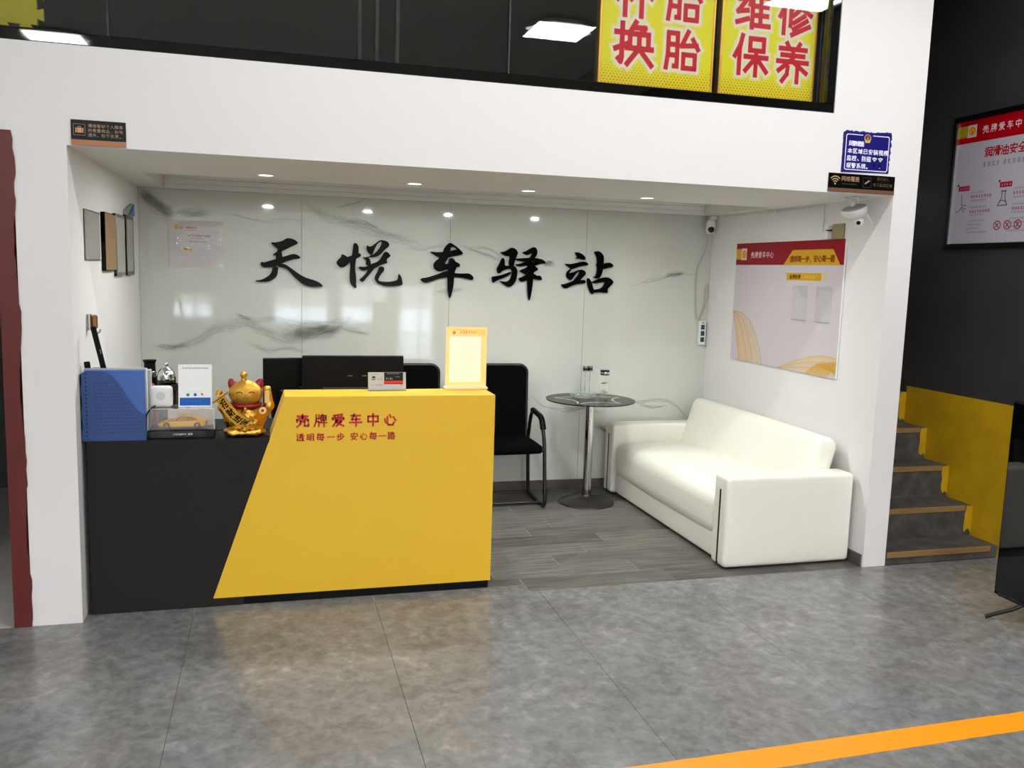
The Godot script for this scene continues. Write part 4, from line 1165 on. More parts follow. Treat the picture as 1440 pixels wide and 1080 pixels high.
func round_table():
	var c := Vector3(2.862, 0, -1.535)
	var t := thing("glass_bistro_table", "round dark glass table on a chrome post beside the sofa", "table", c)
	var st := start()
	var r := 0.302
	st = start()
	lathe(st, [Vector2(0.0, 0.7155), Vector2(r, 0.7155)], Vector3.ZERO, 64)
	var top := obj("table_top", st, M.smoked_glass, t)
	# pale enamel lines fired onto the glass
	for i in 5:
		var a := TAU * i / 5.0 + 0.35
		var ctr := Vector2(cos(a), sin(a)) * r * 1.11
		var outer := PackedVector2Array(); var inner := PackedVector2Array()
		for k in 21:
			var b := a + PI + lerpf(-0.78, 0.78, k / 20.0)
			outer.append(ctr + Vector2(cos(b), sin(b)) * r * 0.645); inner.append(ctr + Vector2(cos(b), sin(b)) * r * 0.605)
		inner.reverse(); outer.append_array(inner)
		st = start()
		prism(st, outer, Vector3(0, 0.7155, 0), Vector3.RIGHT, Vector3.BACK, Vector3(0, 0.0004, 0))
		obj("enamel_line", st, M.enamel, top)
	st = start()
	lathe(st, [Vector2(0.0, 0.707), Vector2(r - 0.002, 0.707), Vector2(r, 0.709), Vector2(r, 0.7145), Vector2(r - 0.001, 0.7153)], Vector3.ZERO, 64)
	obj("glass_edge", st, M.dark_glass, top)
	st = start()
	lathe(st, [Vector2(0.0, 0.697), Vector2(0.11, 0.697), Vector2(0.11, 0.707)], Vector3.ZERO, 32)
	obj("mounting_plate", st, M.steel, t)
	st = start()
	lathe(st, [Vector2(0.029, 0.07), Vector2(0.029, 0.70)], Vector3.ZERO, 32)
	obj("post", st, M.chrome, t)
	st = start()
	lathe(st, [Vector2(0.191, 0.0), Vector2(0.191, 0.006), Vector2(0.185, 0.010), Vector2(0.15, 0.020), Vector2(0.10, 0.031), Vector2(0.06, 0.040), Vector2(0.036, 0.052), Vector2(0.032, 0.066), Vector2(0.033, 0.09), Vector2(0.029, 0.094)], Vector3.ZERO, 48, true)
	obj("base", st, M.table_base, t)
	# glass ashtray
	var at := thing("glass_ashtray", "round clear glass ashtray on the dark glass table", "ashtray", Vector3(2.845, 0.7158, -1.63))
	st = start()
	lathe(st, [Vector2(0.0, 0.0), Vector2(0.07, 0.0), Vector2(0.088, 0.012), Vector2(0.092, 0.03), Vector2(0.086, 0.034), Vector2(0.074, 0.030), Vector2(0.06, 0.012), Vector2(0.0, 0.010)], Vector3.ZERO, 40, true)
	obj("bowl", st, M.ash_glass, at)
	for i in 3:
		st = start()
		var a := TAU * i / 3.0 + 0.4
		tube(st, [Vector3(cos(a), 0, sin(a)) * 0.07 + Vector3(0, 0.034, 0), Vector3(cos(a), 0, sin(a)) * 0.096 + Vector3(0, 0.034, 0)], 0.007, 8)
		obj("cigarette_rest", st, M.ash_glass, at)
	bottle(Vector3(2.985, 0.7158, -1.60), 0.031, 0.19, true, "clear glass tea bottle with dark band cap and tea leaves inside")
	bottle(Vector3(2.90, 0.7158, -1.755), 0.017, 0.20, false, "thin clear glass tube bottle with grey cap behind the ashtray")
	bottle(Vector3(2.938, 0.7158, -1.762), 0.017, 0.20, false, "thin clear glass tube bottle with grey cap next to the tea bottle")

func bottle(at: Vector3, r: float, h: float, tea: bool, label: String):
	var t := thing("glass_bottle", label, "bottle", at, 0.0, "glass bottles on the round table")
	var st := start()
	lathe(st, [Vector2(0.0, 0.003), Vector2(r * 0.9, 0.0), Vector2(r, 0.004), Vector2(r, h * 0.80), Vector2(r * 0.86, h * 0.84)], Vector3.ZERO, 24)
	obj("glass_body", st, M.glass, t)
	st = start()
	lathe(st, [Vector2(r * 0.98, h * 0.82), Vector2(r * 1.04, h * 0.83), Vector2(r * 1.04, h * 0.985), Vector2(r * 0.98, h), Vector2(0.0, h)], Vector3.ZERO, 24)
	var cap := obj("cap", st, M.dark_steel if tea else M.steel, t)
	st = start()
	lathe(st, [Vector2(r * 1.05, h * 0.86), Vector2(r * 1.06, h * 0.865), Vector2(r * 1.06, h * 0.93), Vector2(r * 1.05, h * 0.935)], Vector3.ZERO, 24)
	obj("cap_band", st, M.chrome if tea else M.dark_steel, cap)
	if tea:
		st = start()
		var g := RandomNumberGenerator.new(); g.seed = 3
		for i in 34:
			var a := g.randf() * TAU; var rr := sqrt(g.randf()) * r * 0.75
			var c := Vector3(cos(a) * rr, 0.008 + g.randf() * 0.045, sin(a) * rr)
			tube(st, [c, c + Vector3(g.randf_range(-1, 1), g.randf_range(-0.6, 1), g.randf_range(-1, 1)) * 0.009], 0.0022, 5)
		var tl := obj("tea_leaves", st, M.tea, t)
		tl.set_meta("kind", "stuff")
		st = start()
		lathe(st, [Vector2(r * 0.6, h * 0.5), Vector2(r * 0.62, h * 0.505), Vector2(r * 0.62, h * 0.54), Vector2(r * 0.6, h * 0.545)], Vector3.ZERO, 20)
		obj("strainer", st, M.steel, t)
	else:
		st = start()
		tube(st, [Vector3(0, h * 0.05, 0), Vector3(0, h * 0.8, 0)], 0.003, 6)
		obj("inner_rod", st, M.chrome, t)

# ---------- on the counter ----------
func monitor(at: Vector3, turn: float, w: float, h: float, top: float, label: String, m: Material):
	var t := thing("computer_monitor", label, "monitor", at, turn)
	var y1 := top - at.y; var y0 := y1 - h
	block("shell", Vector3(-w / 2, y0, -0.012), Vector3(w / 2, y1, 0.012), m, t, 0.004)
	block("rear_bulge", Vector3(-w * 0.32, y0 + 0.02, 0.012), Vector3(w * 0.32, y1 - 0.165, 0.035), m, t, 0.01)
	block("screen", Vector3(-w / 2 + 0.01, y0 + 0.015, -0.0135), Vector3(w / 2 - 0.01, y1 - 0.01, -0.012), M.black_gloss, t)
	block("neck", Vector3(-0.03, 0.01, 0.02), Vector3(0.03, y0 + 0.12, 0.045), M.black_plastic, t, 0.004)
	block("foot", Vector3(-0.12, 0.0, -0.08), Vector3(0.12, 0.012, 0.09), M.black_plastic, t, 0.004)
	if w > 0.5:
		for k in 2: block("model_plate", Vector3(-0.03 + k * 0.075, y1 - 0.108, 0.0121), Vector3(-0.005 + k * 0.075, y1 - 0.105, 0.0126), M.grey_plastic, t)

func card_holder():
	var t := thing("card_holder", "small grey business card holder with black and red cards on yellow counter", "card holder", Vector3(1.327, 0.962, -0.262))
	var w := 0.186; var h := 0.082
	var tilt := Vector3(0, 0.985, -0.17)
	block("base", Vector3(-w / 2, 0.0, -0.03), Vector3(w / 2, 0.006, 0.012), M.clear_grey, t, 0.002)
	var cv := Canvas.new(432, 190, Color(0.72, 0.72, 0.71))
	cv.rect(182, 0, 218, 110, Color(0.06, 0.055, 0.06))
	cv.rect(180, 92, 218, 40, Color(0.80, 0.19, 0.13))
	cv.rect(180, 122, 218, 10, Color(0.50, 0.10, 0.07))
	cv.bars(212, 6, 150, 12, Color(0.92, 0.92, 0.92), rng)
	cv.bars(200, 60, 90, 18, Color(0.85, 0.85, 0.85), rng)
	cv.bars(310, 44, 40, 10, Color(0.85, 0.85, 0.85), rng)
	cv.disc(Vector2(62, 62), 22, Color(0.18, 0.22, 0.21)); cv.rect(36, 64, 54, 10, Color(0.72, 0.72, 0.71)); cv.bars(34, 72, 50, 14, Color(0.2, 0.22, 0.22), rng)
	cv.bars(98, 50, 66, 10, Color(0.78, 0.5, 0.46), rng)
	cv.bars(104, 70, 60, 12, Color(0.25, 0.25, 0.25), rng)
	cv.bars(20, 18, 80, 9, Color(0.45, 0.45, 0.44), rng)
	cv.bars(30, 134, 34, 12, Color(0.4, 0.4, 0.4), rng); cv.bars(90, 134, 80, 13, Color(0.25, 0.25, 0.28), rng); cv.bars(360, 134, 36, 11, Color(0.35, 0.35, 0.35), rng)
	var o := Vector3(-w / 2 + 0.002, 0.006, 0.004) + tilt * h
	var st := start()
	prism(st, PackedVector2Array([Vector2(-w / 2 + 0.002, 0), Vector2(w / 2 - 0.002, 0), Vector2(w / 2 - 0.002, h), Vector2(-w / 2 + 0.002, h)]), Vector3(0, 0.006, -0.006), Vector3.RIGHT, tilt, Vector3(0, 0.0015, 0.009))
	obj("card_stack", st, M.clear_grey, t)
	sheet("front_cards", o + Vector3(0, 0, 0.0005), Vector3(w - 0.004, 0, 0), -tilt * h, printed(tex(cv), 0.3), t)

func sign_stand_added_glow():
	# an acrylic stand, its reflected glare put in as weak emission; the code panel is left blank
	var t := thing("acrylic_sign_stand", "bright yellow and white acrylic sign stand with added glow at the counter end", "sign stand", Vector3(2.0, 0.962, -0.285))
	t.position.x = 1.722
	var w := 0.212; var h := 0.298
	var cv := Canvas.new(300, 424, Color(1.0, 0.87, 0.56))
	cv.rect(26, 66, 232, 330, Color(1.0, 0.965, 0.86))
	for k in 26: cv.seg(Vector2(60 + k, 18 + k * 0.0), Vector2(288, 18 + k * 1.6), 2.0, Color(0.99, 0.78, 0.34), 2.0, 0.35)
	pecten(cv, Vector2(58, 38), 13)
	write(cv, "壳牌爱车中心", 100, 30, 17, Color(0.90, 0.48, 0.30), 0.09, 1.2)
	cv.bars(150, 350, 50, 9, Color(0.85, 0.72, 0.62), rng, 0.5)
	block("base", Vector3(-w / 2 - 0.003, 0.0, -0.035), Vector3(w / 2 + 0.003, 0.014, 0.02), M.stand_base, t, 0.003)
	block("acrylic_plate", Vector3(-w / 2, 0.014, -0.012), Vector3(w / 2, 0.014 + h, -0.006), M.acrylic, t)
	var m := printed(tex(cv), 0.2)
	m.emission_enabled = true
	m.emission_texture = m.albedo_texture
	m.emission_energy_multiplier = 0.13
	sheet("sign_face_added_glow", Vector3(-w / 2 + 0.002, 0.012 + h, -0.0055), Vector3(w - 0.004, 0, 0), Vector3(0, -h + 0.004, 0), m, t)

func file_rack():
	var t := thing("blue_file_rack", "blue plastic file rack with swooping perforated side on the dark desk", "file rack", Vector3(0.004, 0.774, -0.085))
	var w := 0.256; var h := 0.312; var d := 0.20
	# outer side with its swooping cut-out, punched with slots
	var p := PackedVector2Array([Vector2(0, 0), Vector2(w, 0), Vector2(w, 0.115)])
	for i in 17:
		var f := i / 16.0
		p.append(Vector2(lerpf(w - 0.004, 0.086, f), 0.115 + 0.19 * pow(smoothstep(0.0, 1.0, f), 1.0)))
	p.append_array([Vector2(0.03, h - 0.006), Vector2(0.0, h - 0.02)])
	for k in 3:
		var st := start()
		prism(st, p, Vector3(0, 0, -k * 0.066 - 0.004), Vector3.RIGHT, Vector3.UP, Vector3(0, 0, 0.004))
		var side := obj("rack_side", st, M.blue_rack, t)
		if k == 0:
			st = start()
			for r in 15:
				for c in 15:
					var x := 0.05 + c * 0.0135 + (r % 2) * 0.006; var y := 0.035 + r * 0.0155
					var lim := 0.115 + 0.19 * smoothstep(0.0, 1.0, clampf((w - 0.004 - x) / (w - 0.09), 0.0, 1.0))
					if y < lim - 0.025 and x < w - 0.012:
						prism(st, PackedVector2Array([Vector2(x, y), Vector2(x + 0.008, y + 0.004), Vector2(x + 0.008, y + 0.0065), Vector2(x, y + 0.0025)]), Vector3(0, 0, -0.0003), Vector3.RIGHT, Vector3.UP, Vector3(0, 0, 0.0006))
			var sl := obj("slots", st, M.blue_dark, side)
			sl.set_meta("kind", "stuff")
			st = start()
			for r in 16:
				box(st, Vector3(0.018, 0.02 + r * 0.0178, -0.0003), Vector3(0.024, 0.03 + r * 0.0178, 0.0004))
			obj("edge_slots", st, M.blue_dark, side).set_meta("kind", "stuff")
	block("rack_floor", Vector3(0, 0, -d), Vector3(w, 0.004, 0), M.blue_rack, t)
	block("rack_back", Vector3(0, 0, -d), Vector3(0.004, h - 0.02, 0), M.blue_rack, t)
	# folders standing in it
	block("blue_folder", Vector3(0.012, 0.006, -0.034), Vector3(w - 0.004, h - 0.006, -0.012), M.blue_folder, t, 0.002)
	block("grey_divider", Vector3(0.008, 0.006, -0.066), Vector3(w - 0.002, h, -0.042), M.paper_grey, t, 0.002)
	block("paper_stack", Vector3(0.02, 0.006, -0.125), Vector3(w - 0.006, h - 0.008, -0.08), M.paper, t, 0.001)
	block("pale_folder", Vector3(0.012, 0.006, -0.19), Vector3(w + 0.004, h - 0.02, -0.145), M.paper_grey, t, 0.002)
	# black case leaning in the rack
	var s := thing("black_folding_case", "slim black case leaning out of the blue file rack", "case", Vector3(0.106, 1.0, -0.137))
	block("case_body", Vector3(-0.011, 0.0, -0.006), Vector3(0.011, 0.27, 0.006), M.black_plastic, s, 0.003)
	block("clip", Vector3(0.004, 0.15, 0.006), Vector3(0.007, 0.17, 0.0075), M.steel, s)
	s.rotation.z = 0.205
	var b := thing("black_marker", "short black marker cap sticking out of the blue file rack", "marker", Vector3(0.038, 0.96, -0.136), 0.0)
	block("marker_barrel", Vector3(-0.012, 0.0, -0.006), Vector3(0.012, 0.155, 0.006), M.black_plastic, b, 0.003)
	b.rotation.z = 0.1

func car_model():
	var c := thing("acrylic_display_case", "clear acrylic display case on a black base with white lettering", "display case", Vector3(0.402, 0.774, -0.175))
	var hw := 0.138; var hd := 0.062
	block("black_base", Vector3(-hw - 0.002, 0, -hd - 0.002), Vector3(hw + 0.002, 0.04, hd + 0.004), M.black_gloss, c, 0.004)
	for s: float in [-1.0, 1.0]:
		block("acrylic_pane", Vector3(s * hw - 0.001, 0.041, -hd), Vector3(s * hw + 0.001, 0.134, hd), M.acrylic, c)
		block("acrylic_pane", Vector3(-hw, 0.041, s * hd - 0.001), Vector3(hw, 0.134, s * hd + 0.001), M.acrylic, c)
		block("clear_edge", Vector3(s * hw - 0.0025, 0.041, hd - 0.003), Vector3(s * hw + 0.0025, 0.134, hd + 0.002), M.edge_glass, c)
	block("acrylic_lid", Vector3(-hw, 0.132, -hd), Vector3(hw, 0.134, hd), M.acrylic, c)
	block("clear_edge", Vector3(-hw, 0.1315, hd - 0.001), Vector3(hw, 0.1345, hd + 0.002), M.edge_glass, c)
	var x := -0.036
	for ch in "CROWN":
		letter("lettering", ch, Vector3(x, 0.0245, hd + 0.0042), Vector3.RIGHT, Vector3(0, 0, 0.0005), 0.0085, 0.16, M.white_plastic, c)
		x += 0.0092
	var st := start()
	for k in 4:                                      # a little crown between the words
		var a := k * TAU / 4.0
		prism(st, PackedVector2Array([Vector2(0.0, 0.0), Vector2(cos(a + 0.35), sin(a + 0.35)) * 0.003, Vector2(cos(a), sin(a)) * 0.0062, Vector2(cos(a - 0.35), sin(a - 0.35)) * 0.003]), Vector3(x + 0.006, 0.0205, hd + 0.0042), Vector3.RIGHT, Vector3.UP, Vector3(0, 0, 0.0005))
	obj("emblem", st, M.white_plastic, c)
	x += 0.016
	for ch in "皇冠":
		letter("lettering", ch, Vector3(x, 0.0248, hd + 0.0042), Vector3.RIGHT, Vector3(0, 0, 0.0005), 0.0092, 0.11, M.white_plastic, c)
		x += 0.0108
	# the gilt saloon inside
	var t := thing("gold_model_car", "small gold model saloon car inside the acrylic case", "model car", Vector3(0.405, 0.8155, -0.165))
	var L := 0.205
	var hwid := 0.037
	# stations of half-width against a side outline: lower body then cabin
	var body := PackedVector2Array([Vector2(-0.5, 0.065), Vector2(-0.49, 0.04), Vector2(-0.42, 0.032), Vector2(0.40, 0.04), Vector2(0.485, 0.06), Vector2(0.50, 0.11), Vector2(0.49, 0.165), Vector2(0.40, 0.182), Vector2(0.10, 0.175), Vector2(-0.18, 0.172), Vector2(-0.36, 0.158), Vector2(-0.47, 0.128), Vector2(-0.50, 0.095)])
	st = start()
	loft(st, body, L, [[-1.0, 0.90], [-0.92, 0.975], [-0.7, 1.0], [0.7, 1.0], [0.92, 0.975], [1.0, 0.90]], hwid)
	var bd := obj("car_body", st, M.gold_satin, t, true)
	var cabin := PackedVector2Array([Vector2(-0.22, 0.168), Vector2(0.40, 0.176), Vector2(0.30, 0.215), Vector2(0.19, 0.262), Vector2(0.06, 0.272), Vector2(-0.06, 0.258), Vector2(-0.14, 0.218)])
	st = start()
	loft(st, cabin, L, [[-0.84, 0.84], [-0.78, 0.96], [-0.6, 1.0], [0.6, 1.0], [0.78, 0.96], [0.84, 0.84]], hwid)
	obj("cabin", st, M.gold_satin, t, true)
	for s: float in [-1.0, 1.0]:
		st = start()
		prism(st, PackedVector2Array([Vector2(-0.15, 0.182), Vector2(0.055, 0.186), Vector2(0.055, 0.258), Vector2(-0.05, 0.248), Vector2(-0.11, 0.222)]), Vector3(0, 0, s * hwid * 0.845), Vector3.RIGHT * L, Vector3.UP * L, Vector3(0, 0, s * 0.0006))
		prism(st, PackedVector2Array([Vector2(0.075, 0.186), Vector2(0.31, 0.19), Vector2(0.26, 0.222), Vector2(0.18, 0.252), Vector2(0.075, 0.26)]), Vector3(0, 0, s * hwid * 0.845), Vector3.RIGHT * L, Vector3.UP * L, Vector3(0, 0, s * 0.0006))
		obj("side_window", st, M.gold_pale, t)
		for wx in [-0.325, 0.30]:
			st = start()
			var r := 0.0145
			lathe(st, [Vector2(0, -0.004), Vector2(r, -0.004), Vector2(r, 0.004), Vector2(r * 0.72, 0.0045), Vector2(r * 0.66, 0.003), Vector2(r * 0.3, 0.003), Vector2(r * 0.25, 0.0045), Vector2(0, 0.0045)], Vector3.ZERO, 24)
			var wh := obj("wheel", st, M.gold_brown, t)
			wh.rotation.x = s * PI / 2
			wh.position = Vector3(wx * L, 0.0148, s * (hwid - 0.0015))
			st = start()
			for k in 5:
				var a := TAU * k / 5.0
				tube(st, [Vector3(0, 0.0042, 0), Vector3(cos(a), 0, sin(a)) * r * 0.66 + Vector3(0, 0.0042, 0)], 0.0012, 5)
			obj("spokes", st, M.gold, wh)
		block("mirror", Vector3(-0.105 * L, 0.19 * L, s * hwid - 0.002), Vector3(-0.065 * L, 0.215 * L, s * hwid + 0.004), M.gold_satin, t, 0.001)
	# screwed mounts and the white card behind the car
	var w := thing("white_card", "white folded price card standing behind the gold model car", "card", Vector3(0.42, 0.8145, -0.218))
	block("card_front", Vector3(-0.085, 0.0, 0.0), Vector3(0.115, 0.075, 0.0015), M.paper, w)
	block("card_fold", Vector3(-0.085, 0.0735, -0.012), Vector3(0.115, 0.075, 0.0), M.paper, w)

# sweeps a side outline across the width; each station is (offset, scale about the middle of the outline)
func loft(st: SurfaceTool, p: PackedVector2Array, L: float, stations: Array, hw: float):
	var c := Vector2.ZERO
	for v in p: c += v / p.size()
	var rows := []
	for s in stations:
		var r := []
		for v in p:
			var q: Vector2 = c + (v - c) * s[1]
			r.append(Vector3(q.x * L, q.y * L, s[0] * hw))
		rows.append(r)
	var cw := Geometry2D.is_polygon_clockwise(p)
	st.set_smooth_group(-1)
	for i in rows.size() - 1:
		for j in p.size():
			var k := (j + 1) % p.size()
			var q := [rows[i][j], rows[i][k], rows[i + 1][k], rows[i + 1][j]]
			if cw: q.reverse()
			for e in [0, 1, 2, 0, 2, 3]: st.add_vertex(q[e])
	var ix := Geometry2D.triangulate_polygon(p)
	for e in [0, rows.size() - 1]:
		for i in range(0, ix.size(), 3):
			var a: Vector3 = rows[e][ix[i]]; var b: Vector3 = rows[e][ix[i + 1]]; var d: Vector3 = rows[e][ix[i + 2]]
			var out := -1.0 if e == 0 else 1.0
			if (b - a).cross(d - a).z * out > 0.0: var x := b; b = d; d = x
			for v in [a, b, d]: st.add_vertex(v)

func speaker_box():
	var t := thing("payment_speaker", "white rounded square payment speaker with round grille on the acrylic case", "speaker", Vector3(0.315, 0.9085, -0.165))
	var st := start()
	cushion(st, Vector3(0, 0.048, 0), Vector3(0.096, 0.096, 0.034), 0.0165, Vector3(0, 0, 0.001), 4)
	obj("shell", st, M.white_plastic, t, true)
	st = start()
	lathe(st, [Vector2(0.0, 0.0), Vector2(0.017, 0.0), Vector2(0.019, -0.0015)], Vector3.ZERO, 28)
	var g := obj("grille", st, M.pale_grille, t)
	g.position = Vector3(0.0, 0.052, 0.019); g.rotation.x = PI / 2
	st = start()
	tube(st, rounded([Vector3(-0.022, 0.008, 0.012), Vector3(-0.034, 0.006, 0.045), Vector3(-0.055, -0.02, 0.069), Vector3(-0.057, -0.07, 0.07), Vector3(-0.058, -0.1305, 0.072)], 0.02), 0.003, 8)
	obj("cable", st, M.black_plastic, t)

func pay_stand():
	# the code itself is left out, as a blank white field
	var t := thing("payment_stand", "white acrylic payment stand with blue foot strip on the display case", "sign stand", Vector3(0.457, 0.9085, -0.16))
	var w := 0.142; var h := 0.19
	var cv := Canvas.new(284, 380, Color(0.93, 0.93, 0.925))
	cv.rect(10, 298, 264, 72, Color(0.10, 0.36, 0.70))
	cv.bars(40, 322, 160, 8, Color(0.45, 0.65, 0.88), rng, 0.5)
	cv.bars(34, 24, 216, 14, Color(0.30, 0.30, 0.31), rng, 0.7)
	cv.disc(Vector2(80, 272), 14, Color(0.16, 0.55, 0.40)); cv.disc(Vector2(142, 272), 14, Color(0.16, 0.36, 0.72))
	cv.disc(Vector2(200, 268), 9, Color(0.80, 0.22, 0.20)); cv.disc(Vector2(206, 278), 8, Color(0.88, 0.72, 0.68))
	cv.bars(96, 240, 100, 8, Color(0.7, 0.72, 0.74), rng, 0.5)
	var tilt := Vector3(0, 0.992, -0.122)
	var st := start()
	prism(st, PackedVector2Array([Vector2(-w / 2, 0), Vector2(w / 2, 0), Vector2(w / 2, h), Vector2(-w / 2, h)]), Vector3(0, 0, -0.002), Vector3.RIGHT, tilt, Vector3(0, 0.0005, 0.004))
	obj("plate", st, M.white_plastic, t)
	sheet("printed_face", Vector3(-w / 2 + 0.001, 0, 0.0024) + tilt * (h - 0.001), Vector3(w - 0.002, 0, 0), -tilt * (h - 0.002), printed(tex(cv), 0.2), t)
	block("foot", Vector3(-w / 2, 0.0, -0.05), Vector3(w / 2, 0.003, 0.002), M.acrylic, t)

func lucky_cat():
	var t := thing("lucky_cat_figurine", "shiny gold beckoning cat figurine with red ears and collar", "figurine", Vector3(0.668, 0.774, -0.185))
	var smin := func(a: float, b: float, k: float) -> float:
		var h := clampf(0.5 + 0.5 * (b - a) / k, 0.0, 1.0)
		return lerpf(b, a, h) - k * h * (1.0 - h)
	var ell := func(p: Vector3, c: Vector3, r: Vector3) -> float:
		var q := (p - c) / r
		var l := q.length()
		return (l - 1.0) * minf(r.x, minf(r.y, r.z)) if l < 0.001 else l * (l - 1.0) / (q / r).length()
	var cap := func(p: Vector3, a: Vector3, b: Vector3, ra: float, rb: float) -> float:
		var h := clampf((p - a).dot(b - a) / (b - a).length_squared(), 0.0, 1.0)
		return (p - a - (b - a) * h).length() - lerpf(ra, rb, h)
	var field := func(p: Vector3) -> float:
		var d: float = ell.call(p, Vector3(0.0, 0.075, 0.0), Vector3(0.092, 0.078, 0.078))
		d = smin.call(d, ell.call(p, Vector3(0.0, 0.02, 0.02), Vector3(0.095, 0.022, 0.072)), 0.012)
		# arm raised on the viewer's right with its paw
		d = smin.call(d, cap.call(p, Vector3(0.078, 0.095, 0.0), Vector3(0.108, 0.135, 0.012), 0.026, 0.022), 0.014)
		d = smin.call(d, cap.call(p, Vector3(0.108, 0.135, 0.012), Vector3(0.100, 0.205, 0.012), 0.020, 0.017), 0.010)
		# arm holding the scroll on the viewer's left
		d = smin.call(d, cap.call(p, Vector3(-0.07, 0.09, 0.0), Vector3(-0.100, 0.13, 0.02), 0.024, 0.018), 0.014)
		# feet and coins around the base
		d = smin.call(d, ell.call(p, Vector3(-0.05, 0.022, 0.072), Vector3(0.030, 0.020, 0.022)), 0.010)
		d = smin.call(d, ell.call(p, Vector3(0.045, 0.022, 0.070), Vector3(0.032, 0.019, 0.022)), 0.010)
		d = smin.call(d, ell.call(p, Vector3(0.015, 0.085, 0.066), Vector3(0.040, 0.044, 0.022)), 0.006)
		d += 0.0022 * sin(p.x * 190.0 + sin(p.y * 140.0) * 2.0) * sin(p.y * 210.0) * smoothstep(0.13, 0.10, p.y)
		return d
	mesh_obj("body", surface_net(field, Vector3(-0.135, -0.006, -0.09), Vector3(0.14, 0.255, 0.105), 0.0055), M.gold, t)
	var hs := start()
	var prof := []
	for i in 25: prof.append(Vector2(cos(lerpf(-PI / 2, PI / 2, i / 24.0)), sin(lerpf(-PI / 2, PI / 2, i / 24.0))))
	lathe(hs, prof, Vector3.ZERO, 48, true)
	var head := obj("head", hs, M.cat_face, t)
	head.position = Vector3(0.005, 0.192, 0.008); head.scale = Vector3(0.075, 0.061, 0.060)
	for s: float in [-1.0, 1.0]:
		var st := start()
		lathe(st, [Vector2(0.0215, 0.0), Vector2(0.020, 0.016), Vector2(0.014, 0.031), Vector2(0.005, 0.040), Vector2(0.0, 0.041)], Vector3.ZERO, 20, true)
		var ear := obj("ear", st, M.cat_red, t)
		ear.position = Vector3(0.006 + s * 0.052, 0.222, 0.008); ear.rotation.z = -s * 0.45; ear.scale = Vector3(1.0, 1.0, 0.55)
		# curved closed eye
		st = start()
		var e := []
		for i in 9:
			var a := lerpf(-1.0, 1.0, i / 8.0)
			var x := 0.006 + s * 0.026 + a * 0.013; var y := 0.199 + 0.0065 * (1.0 - a * a)
			e.append(Vector3(x, y, 0.008 + 0.0605 * sqrt(maxf(0.0, 1.0 - pow((x - 0.005) / 0.075, 2) - pow((y - 0.192) / 0.061, 2)))))
		tube(st, e, 0.0019, 6)
		obj("eye", st, M.black_plastic, t)
		st = start()
		var w := []
		for i in 6:
			var a := i / 5.0
			var x := 0.006 + s * a * 0.012; var y := 0.180 - 0.004 * sin(a * PI)
			w.append(Vector3(x, y, 0.008 + 0.0605 * sqrt(maxf(0.0, 1.0 - pow((x - 0.005) / 0.075, 2) - pow((y - 0.192) / 0.061, 2)))))
		tube(st, w, 0.0016, 6)
		obj("mouth", st, M.gold_brown, t)
	var st2 := start()
	lathe(st2, [Vector2(0.0, -0.003), Vector2(0.004, 0.0), Vector2(0.0, 0.003)], Vector3(0.006, 0.190, 0.0685), 10, true)
	obj("nose", st2, M.gold_brown, t)
	st2 = start()
	var col := []
	for i in 33:
		var a := TAU * i / 32.0
		col.append(Vector3(0.004 + cos(a) * 0.064, 0.143 + sin(a * 1.0) * -0.004, 0.006 + sin(a) * 0.056))
	tube(st2, col, 0.0085, 8)
	obj("collar", st2, M.cat_red, t)
	st2 = start()
	lathe(st2, [Vector2(0.0, -0.009), Vector2(0.006, -0.007), Vector2(0.009, 0.0), Vector2(0.006, 0.007), Vector2(0.0, 0.009)], Vector3(0.004, 0.128, 0.064), 16, true)
	obj("bell", st2, M.gold, t)
	# ingot on the head
	st2 = start()
	lathe(st2, [Vector2(0.012, 0.0), Vector2(0.013, 0.006), Vector2(0.011, 0.014), Vector2(0.012, 0.020), Vector2(0.0165, 0.026), Vector2(0.0165, 0.038), Vector2(0.009, 0.044), Vector2(0.0, 0.045)], Vector3(-0.003, 0.246, 0.008), 20, true)
	obj("crown_ingot", st2, M.gold, t)
	# scroll with brush lettering, curving from the raised left paw down across the belly
	var cv := Canvas.new(128, 384, Color(0.80, 0.60, 0.20))
	var yy := 20.0
	for ch in "招财进宝":
		write(cv, ch, 22, yy, 80, Color(0.05, 0.04, 0.03), 0.14)
		yy += 90.0
	st2 = start()
	var path := []
	for i in 13:
		var f := i / 12.0
		path.append([Vector3(lerpf(-0.122, -0.002, f), 0.165 - 0.105 * sin(f * PI * 0.5) - 0.012 * f, 0.045 + 0.052 * sin(f * PI * 0.62)), Vector3(0.036, 0.030 + 0.006 * f, 0.012 * (1.0 - f)) * (0.9 + 0.25 * f)])
	for i in 12:
		var a: Array = path[i]; var b: Array = path[i + 1]
		var q := [a[0], a[0] + a[1], b[0] + b[1], b[0]]
		var n: Vector3 = (q[1] - q[0]).cross(q[3] - q[0]).normalized()
		if n.z < 0.0: n = -n
		quad(st2, q[0], q[1], q[2], q[3], n, [Vector2(0, i / 12.0), Vector2(1, i / 12.0), Vector2(1, (i + 1) / 12.0), Vector2(0, (i + 1) / 12.0)])
		var back := n * -0.004
		quad(st2, q[0] + back, q[1] + back, q[2] + back, q[3] + back, -n, [Vector2(0, 0), Vector2(0.05, 0), Vector2(0.05, 0.02), Vector2(0, 0.02)])
		quad(st2, q[0], q[3], q[3] + back, q[0] + back, (n.cross(q[3] - q[0])).normalized(), [Vector2(0, 0), Vector2(0.05, 0), Vector2(0.05, 0.02), Vector2(0, 0.02)])
	var sm := printed(tex(cv), 0.3)
	sm.metallic = 0.75
	var scroll := obj("scroll", st2, sm, t)
	st2 = start()
	tube(st2, [Vector3(-0.137, 0.156, 0.042), Vector3(-0.074, 0.204, 0.058)], 0.006, 10)
	obj("scroll_rod", st2, M.gold, scroll)
